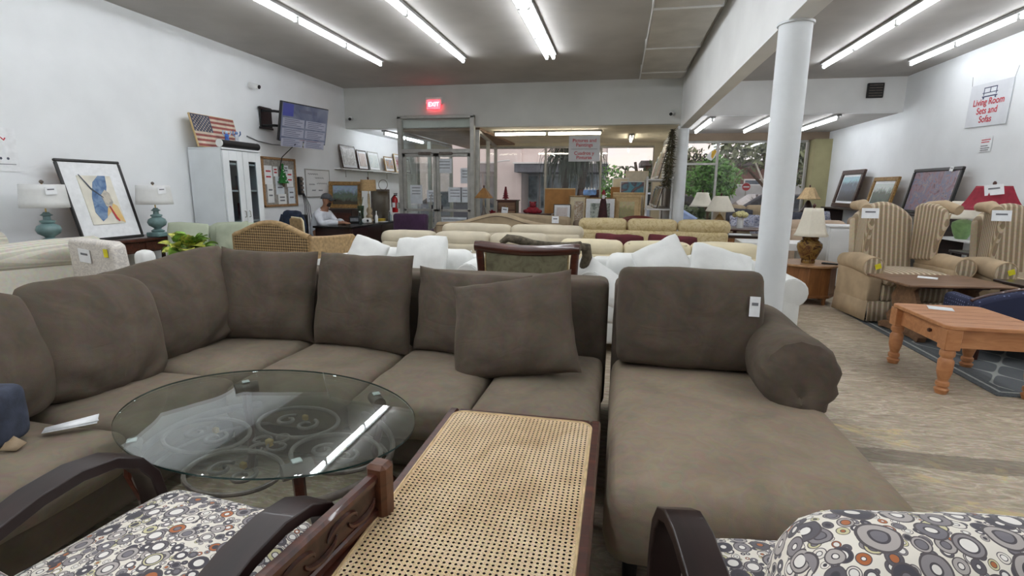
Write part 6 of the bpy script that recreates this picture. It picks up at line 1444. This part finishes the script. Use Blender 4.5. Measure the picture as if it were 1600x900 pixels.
frame('wide dark framed mauve figure painting on the right wall', (4.62, 9.15, 1.07), R(-90), 1.25, .70, M_BLKFR, M_MUR, .05, 0, None, 10, .04, 'pictures along the right wall', tagc=True)
M_REDSH = mat('crimson_shade', (150, 30, 52), .7, .06, 20)
rl = lamp('red_lamp', 'lamp with a crimson square bell shade behind the right wing chair', (4.32, 7.2, .70), [(.10, 0), (.11, .02), (.05, .06), (.09, .2), (.07, .3), (.03, .38)], (.33, .165, .50, .78), M_GILT, M_REDSH, R(4), 4, .35)
tagpaper(rl, (-.10, -.15, .735), (R(-10), R(-8), R(-25)), .17, .12)
lt2 = T('lamp_stand', 'dark lamp table behind the right wing chair', 'table', (4.32, 7.2, 0)); box('table_top', M_DARKW, lt2, -.25, .25, -.2, .2, .67, .70, .004)
for sx in (-1, 1):
    for sy in (-1, 1): box('leg', M_DARKW, lt2, sx * .22 - .02, sx * .22 + .02, sy * .16 - .02, sy * .16 + .02, 0, .67, .003)
lamp('green_lamp', 'green ceramic jar lamp with white shade between the wing chairs', (4.55, 8.05, .786), [(.06, 0), (.07, .01), (.10, .08), (.125, .17), (.12, .22), (.07, .25), (.03, .26)], (.20, .15, .27, .50), mat('apple_green_glaze', (132, 168, 110), .3, .08, 12), M_SHADE, 0, 0, 0, finial=False)
# signs on the right wall
sr = T('living_room_sign', 'white banner reading Living Room Sets and Sofas on right wall', 'sign', (4.868, 8.52, 2.60), R(-90)); sr.rotation_euler = (0, R(2), R(-90))
box('banner', mat('banner_white', (218, 221, 226), .6, .02, 4), sr, -.42, .42, -.004, .004, -.30, .27, .001)
for z, s_ in ((.02, 'Living Room'), (-.095, 'Sets and'), (-.21, 'Sofas')): text('lettering', s_, .125, M_RED, sr, (0, -.006, z), (R(90), 0, 0), bold=.002)
g = G()
for (a, b, c, d) in ((-.13, .13, .20, .212), (-.13, -.118, .11, .21), (.118, .13, .11, .21), (-.15, .15, .085, .10), (-.15, .15, .135, .145), (-.006, .006, .145, .205)): g.bx(a, b, -.0065, -.004, c, d, 0)
for sx in (-1, 1): g.bx(sx * .12 - .012, sx * .12 + .012, -.0065, -.004, .06, .087, 0)
g.obj('sofa_emblem', mat('navy_ink', (70, 74, 104), .7, .05, 20), sr, smooth=0)
for sx in (-1, 1): G().tube([(sx * .42, 0, .27), (sx * .45, .004, .40)], .002, 4).obj('hanging_string', M_INK, sr)
s2 = T('small_notice', 'small white notice with red print below the banner', 'sign', (4.872, 8.44, 2.05), R(-90)); box('sheet', M_PAPER, s2, -.12, .12, -.002, .002, -.10, .10, .0005)
for k, (z, m_) in enumerate(((.06, M_RED), (.03, M_RED), (-.02, M_INK), (-.05, M_INK), (-.075, M_INK))): box('print_line', m_, s2, -.09, .09 - .02 * (k % 3), -.0035, -.002, z - .006, z + .006, 0)
# number and emblem on the window glass (read from outside)
text('number_decal', '310', .24, M_BLACK, wr, (1.98, YF - .008, 2.22), (R(90), 0, 0), sx=-1, bold=.004)
G().prism([(2.12, 2.25), (2.30, 2.44), (2.37, 2.40), (2.33, 2.22), (2.25, 2.14), (2.16, 2.18)], YF - .008, YF - .006).obj('decal_emblem', M_WHITE, wr, smooth=0)
G().prism([(2.25, 2.36), (2.33, 2.42), (2.36, 2.36), (2.28, 2.18), (2.24, 2.24)], YF - .011, YF - .009).obj('decal_flame', mat('amber_decal', (226, 180, 60), .6, .1, 8), wr, smooth=0)

# ---------------------------------------------------------------- outside
struct(box('pavement', mat('concrete_paving', (176, 170, 164), .9, .06, 2, .1, 30), None, -40, 40, YF + .1, 17.2, -.14, -.02, 0))
struct(box('road', mat('asphalt', (104, 104, 106), .9, .08, 3, .2, 60), None, -60, 60, 17.2, 60, -.2, -.12, 0))
struct(box('lawn_strip', mat('verge_grass', (84, 110, 58), .95, .2, 6, .5, 40), None, 0, 60, 27, 30, -.12, -.04, 0))
fb = T('pink_building', 'pale pink stucco building with a grey awning across the street', 'building', (0, 0, 0))
M_STUC = mat('pale_pink_stucco', (232, 220, 216), .9, .02, 1.5)
box('wall', M_STUC, fb, -18, -4.55, 23.2, 23.6, -.1, 6.5, 0); box('recessed_wall', M_STUC, fb, -4.55, -.6, 25.2, 25.5, -.1, 6.5, 0); box('side_wall', M_STUC, fb, -4.55, -4.3, 23.2, 25.3, -.1, 6.5, 0); box('upper_wall', M_STUC, fb, -4.55, -.6, 23.3, 23.6, 2.55, 6.5, 0)
box('roof_slab', M_BEIGE, fb, -18, -.6, 23.5, 34, 6.5, 6.7, 0); box('ledge', M_WHITE, fb, -4.5, -.5, 22.2, 23.4, 2.45, 2.52, .01)
box('awning', mat('grey_awning', (110, 114, 122), .8, .05, 4), fb, -4.45, -.5, 22.3, 25.2, 2.10, 2.45, .01)
for k in range(6):
    x = -4.35 + .62 * k; wf = box('shop_window', mat('shop_frame_%d' % k, (196, 204, 210), .5, .04, 4), fb, x, x + .56, 25.12, 25.2, .05, 2.1, .01); box('pane', mat('shop_glass_%d' % k, ((150, 168, 178), (120, 138, 150), (176, 188, 196))[k % 3], .2, .25, 2), wf, x + .06, x + .5, 25.10, 25.13, .5, 2.0, 0)
G().tube([(-5.6, 23.1, 2.55), (-4.9, 22.8, 2.62), (-4.75, 22.8, 2.62)], .03, 8).obj('wall_lamp_arm', M_WHITE, fb)
def leaf_cloud(blobs, n, size, droop=0.0):
    g = G()
    for k in range(n):
        c, r_ = random.choice(blobs); c = Vector(c)
        while True:
            d = Vector((random.uniform(-1, 1), random.uniform(-1, 1), random.uniform(-1, 1)))
            if .25 < d.length < 1: break
        p = c + Vector((d.x * r_[0], d.y * r_[1], d.z * r_[2])); a = Vector((random.gauss(0, 1), random.gauss(0, 1), random.gauss(0, 1) - droop)).normalized(); b = a.orthogonal().normalized(); s_ = size * random.uniform(.6, 1.3)
        g.add([p, p + a * s_ * .5 + b * s_ * .28, p + a * s_, p + a * s_ * .5 - b * s_ * .28], [(0, 1, 2, 3)])
    return g
def tree(name, label, base, trunk, blobs, n, size, m, group='trees outside', tr=.1):
    t = T(name, label, 'tree', base, 0, group)
    for k, path in enumerate(trunk): G().tube(path, [tr * (1 - .5 * i / (len(path) - 1)) for i in range(len(path))], 8).obj('trunk' if k == 0 else 'branch', M_BARK, t)
    f = leaf_cloud(blobs, n, size).obj('foliage', m, t, smooth=0); f['kind'] = 'stuff'; return t
# drooping palm clump in the picture window
pm = T('palm_clump', 'dark drooping palm clump outside the picture window', 'tree', (-1.55, 17.6, -.02), 0, 'trees outside')
for (x0, x1) in ((-.15, -.25), (.22, .35)): G().tube([(x0, 0, 0), (x0 * 1.1, 0, .8), (x1, 0, 1.7), (x1 * 1.4, .1, 2.5)], [.14, .12, .11, .09], 10).obj('trunk', mat('dark_bark', (58, 50, 44), .9, .2, 10, .4, 30), pm)
g = G()
for k in range(300):
    cx = random.choice((-.35, .45, .05, -.1)); a = random.uniform(0, 2 * PI); L = random.uniform(.6, 1.25); z0 = random.uniform(2.3, 2.8); p = Vector((cx, random.uniform(-.2, .3), z0)); ou = Vector((math.cos(a), math.sin(a) * .8, 0)); sd_ = Vector((-math.sin(a), math.cos(a), 0)) * .020
    pts = [p, p + ou * L * .35 + Vector((0, 0, .12)), p + ou * L * .62 + Vector((0, 0, -.18)), p + ou * L * .75 + Vector((0, 0, -.95 * L))]
    vs_ = []
    for i, q in enumerate(pts): w_ = (1, 1.1, .9, .1)[i]; vs_ += [q - sd_ * w_, q + sd_ * w_]
    g.add(vs_, [(0, 1, 3, 2), (2, 3, 5, 4), (4, 5, 7, 6)])
f = g.obj('fronds', mat('palm_frond', (46, 58, 46), .7, .3, 3), pm, smooth=0); f['kind'] = 'stuff'
tree('green_shrub', 'bright green broad-leaf shrub right of the palm clump', (-.25, 19.2, -.02), [[(0, 0, 0), (.05, 0, 1.0), (.0, 0, 1.6)]], [((0, 0, 1.5), (.5, .4, .8)), ((.1, 0, .9), (.4, .4, .6))], 900, .16, M_LEAF, tr=.05)
tree('window_bush', 'dense bright green bush just outside the right window', (2.45, 15.35, -.02), [[(0, 0, 0), (0, 0, .9), (.1, 0, 1.6)], [(0, 0, .8), (-.3, 0, 1.5)], [(0, 0, .8), (.4, .1, 1.4)]], [((-.25, 0, 1.65), (.55, .45, .40)), ((.30, 0, 1.75), (.5, .45, .45)), ((.05, 0, 2.0), (.45, .4, .35)), ((.1, 0, 1.4), (.6, .4, .25))], 2600, .13, M_LEAF, tr=.045)
tree('street_tree', 'large grey green street tree behind the parked cars', (6.7, 24.8, -.1), [[(0, 0, 0), (0, 0, 1.5), (-.3, 0, 2.6)], [(0, 0, 1.4), (.8, .3, 2.8)], [(0, 0, 1.2), (-1.2, 0, 2.4)]], [((-.6, 0, 3.6), (2.4, 1.6, 1.3)), ((.9, .3, 4.2), (2.2, 1.6, 1.5)), ((-.2, 0, 5.0), (2.4, 1.6, 1.3)), ((1.6, 0, 3.2), (1.3, 1.2, .9))], 5200, .34, M_LEAFO, tr=.09)
tree('sunset_tinted_tree', 'tree with sunset orange painted into its leaves behind the street tree', (5.6, 31, -.1), [[(0, 0, 0), (0, 0, 2.5), (.2, 0, 4.5)]], [((-.4, 0, 5.6), (1.8, 1.4, 1.6)), ((1.2, 0, 6.0), (1.6, 1.4, 1.2))], 1500, .34, art('sunset_tinted_leaf', [(176, 116, 52), (206, 150, 80), (120, 104, 62)], 1.5, 1), tr=.18)  # the sunset glow is painted into the leaf colour
tree('far_tree', 'dark green tree seen through the picture window beside the shelves', (1.0, 30, -.1), [[(0, 0, 0), (0, 0, 2.0), (-.2, 0, 3.0)]], [((.6, 0, 1.9), (1.0, 1.0, .7)), ((1.4, 0, 2.5), (.9, 1.0, .8))], 1500, .24, M_LEAFD, tr=.14)
tree('left_window_tree', 'leafy tree at the left of the right window', (3.8, 33, -.1), [[(0, 0, 0), (0, 0, 2.0), (.2, 0, 3.4)]], [((-.2, 0, 3.2), (1.5, 1.0, .9)), ((.4, 0, 2.4), (1.4, 1.0, .8))], 1300, .24, M_LEAFO, tr=.14)
tree('corner_tree', 'tree beside the right window jamb', (10.0, 30, -.1), [[(0, 0, 0), (0, 0, 2.0), (.2, 0, 3.4)]], [((0, 0, 3.6), (1.2, 1.0, 1.1)), ((.2, 0, 2.2), (1.2, 1.0, .8))], 1300, .30, M_LEAFO, tr=.14)
for k, (x, y, h) in enumerate(((-1.45, 44, 2.9), (.35, 46, 3.1))):
    pl_ = T('far_palm', ('left' if k == 0 else 'right') + ' of two small distant palms against the sunset sky', 'tree', (x, y, -.1), 0, 'distant palms'); G().tube([(0, 0, 0), (.1, 0, h)], [.12, .08], 8).obj('trunk', M_BARK, pl_)
    g = G()
    for q in range(9):
        a = 2 * PI * q / 9; ou = Vector((math.cos(a), math.sin(a), 0)); sd_ = Vector((-math.sin(a), math.cos(a), 0)) * .09; p = Vector((.1, 0, h)); vs_ = []
        for (u_, z_, w_) in ((0, 0, .6), (.6, .35, 1.3), (1.1, .15, 1.0), (1.4, -.35, .1)): vs_ += [p + ou * u_ + Vector((0, 0, z_)) - sd_ * w_, p + ou * u_ + Vector((0, 0, z_)) + sd_ * w_]
        g.add(vs_, [(0, 1, 3, 2), (2, 3, 5, 4), (4, 5, 7, 6)])
    f = g.obj('fronds', M_LEAFD, pl_, smooth=0, solid=.01)
def car(label, loc, rz, m, scale=1):
    t = T('parked_car', label, 'car', loc, rz, 'parked cars outside'); t.scale = (scale,) * 3
    G().prism([(-2.2, .28), (-2.2, .72), (-1.9, .84), (-1.0, .92), (-.3, 1.40), (1.1, 1.42), (1.8, .98), (2.15, .92), (2.2, .5), (2.15, .28)], -.85, .85).obj('body', m, t, bevel=.08)
    M_CG = mat('car_glass', (30, 34, 40), .1, .1, 4)
    for sy in (-1, 1):
        G().prism([(-.82, .95), (-.26, 1.34), (.38, 1.36), (.38, .95)], min(sy * .84, sy * .862), max(sy * .84, sy * .862)).obj('side_window', M_CG, t); G().prism([(.46, .95), (.46, 1.36), (1.05, 1.36), (1.55, .97)], min(sy * .84, sy * .862), max(sy * .84, sy * .862)).obj('side_window', M_CG, t)
        for x in (-1.4, 1.35):
            wl = G().lathe([(.31, -.1), (.33, -.06), (.33, .06), (.31, .1)], 20, TR(x, sy * .80, .33, R(90))).obj('wheel', M_BLACK, t); G().lathe([(.2, 0), (.16, .02), (.05, .03)], 14, TR(x, sy * .905, .33, R(-90 * sy))).obj('hubcap', M_ALU, wl)
        box('head_lamp', M_WHITE, t, -2.2, -2.05, min(sy * .5, sy * .8), max(sy * .5, sy * .8), .62, .74, .02)
        box('mirror', m, t, -.75, -.6, min(sy * .86, sy * 1.0), max(sy * .86, sy * 1.0), .92, 1.04, .02)
    return t
M_CARD_ = mat('dark_navy_car', (40, 46, 56), .25, .05, 2, coat=.5); M_CARW = mat('white_car_paint', (214, 218, 222), .3, .03, 2, coat=.4); M_CARS = mat('silver_car_paint', (150, 160, 176), .3, .05, 2, coat=.4)
car('dark sedan parked behind the bare tree stem', (5.0, 20.0, -.12), R(2), M_CARD_)
car('dark car behind the bright green bush', (2.9, 23.6, -.12), R(4), M_CARD_, .95)
car('white car at the right end of the right window', (9.2, 24.2, -.12), R(60), M_CARW)
car('pale car behind the bush at the far column', (.2, 21.0, -.12), R(2), M_CARS)
car('dark car seen through the entrance doors', (-6.2, 18.8, -.12), R(2), M_CARD_)
vn = T('white_van', 'long white delivery truck across the street', 'truck', (8.6, 34.2, -.12)); box('cargo_box', M_CARW, vn, -3.2, 2.4, -1, 1, .55, 1.9, .05); box('cab', M_CARW, vn, 2.4, 3.8, -.95, .95, .4, 1.7, .1); box('skirt', M_INK, vn, -3.1, 2.4, -1.02, 1.02, .4, .55, .02)
for x in (-2.2, 2.9):
    for sy in (-1, 1): G().lathe([(.38, -.12), (.4, 0), (.38, .12)], 18, TR(x, sy * .9, .4, R(90))).obj('wheel', M_BLACK, vn)
ne = T('no_entry_sign', 'red round no entry sign with white bar on a post', 'sign', (5.78, 26.2, -.04)); G().tube([(0, 0, 0), (0, 0, 1.75)], .03, 8).obj('post', M_ALU, ne)
G().lathe([(.19, -.01), (.19, .01)], 28, TR(0, -.045, 1.62, R(90))).obj('disc', mat('sign_red', (200, 40, 50), .4, .04, 6), ne); box('bar', M_PAPER, ne, -.13, .13, -.062, -.054, 1.585, 1.65, .002); G().tube([(.182 * math.cos(a), -.057, 1.62 + .182 * math.sin(a)) for a in [2 * PI * i / 28 for i in range(28)]], .006, 5, True).obj('rim', M_PAPER, ne)
bt = T('bare_tree', 'thin pale bare forked tree stem outside the right window', 'tree', (4.25, 16.3, -.02), 0, 'trees outside'); M_PB = mat('pale_bark', (190, 184, 174), .9, .1, 10)
G().tube([(0, 0, 0), (.03, 0, .9), (.02, 0, 1.45)], [.07, .06, .05], 8).obj('trunk', M_PB, bt)
for (x, z) in ((-.45, 2.2), (.32, 2.15), (.0, 2.35)): G().tube([(.02, 0, 1.4), (x * .5, 0, 1.7), (x, 0, z)], [.045, .035, .02], 7).obj('branch', M_PB, bt)
hg = T('hedge', 'low clipped hedge outside the right window', 'hedge', (2.1, 16.6, -.02)); f = leaf_cloud([((0, 0, .5), (1.2, .5, .5)), ((.5, 0, .6), (.9, .5, .5))], 1300, .13).obj('foliage', M_LEAFD, hg, smooth=0); f['kind'] = 'stuff'; G().tube([(0, 0, 0), (0, 0, .7)], .05, 6).obj('stem', M_BARK, hg)
br = T('brick_building', 'low rust brown building across the street', 'building', (14, 46, -.1)); box('wall', mat('rust_stucco', (120, 92, 82), .9, .06, 1), br, -12, 14, -2, 2, 0, 3.4, .02); box('roof', mat('grey_roof', (96, 88, 88), .9, .05, 1), br, -12.4, 14.4, -2.4, 2.4, 3.4, 3.8, .02)
for k in range(8): wf = box('window', M_WHITE, br, -10.5 + 3 * k, -9 + 3 * k, -2.06, -2.0, 1.0, 2.4, .02); box('pane', mat('far_glass_%d' % k, (90, 104, 116), .2, .1, 2), wf, -10.4 + 3 * k, -9.1 + 3 * k, -2.09, -2.05, 1.1, 2.3, 0)
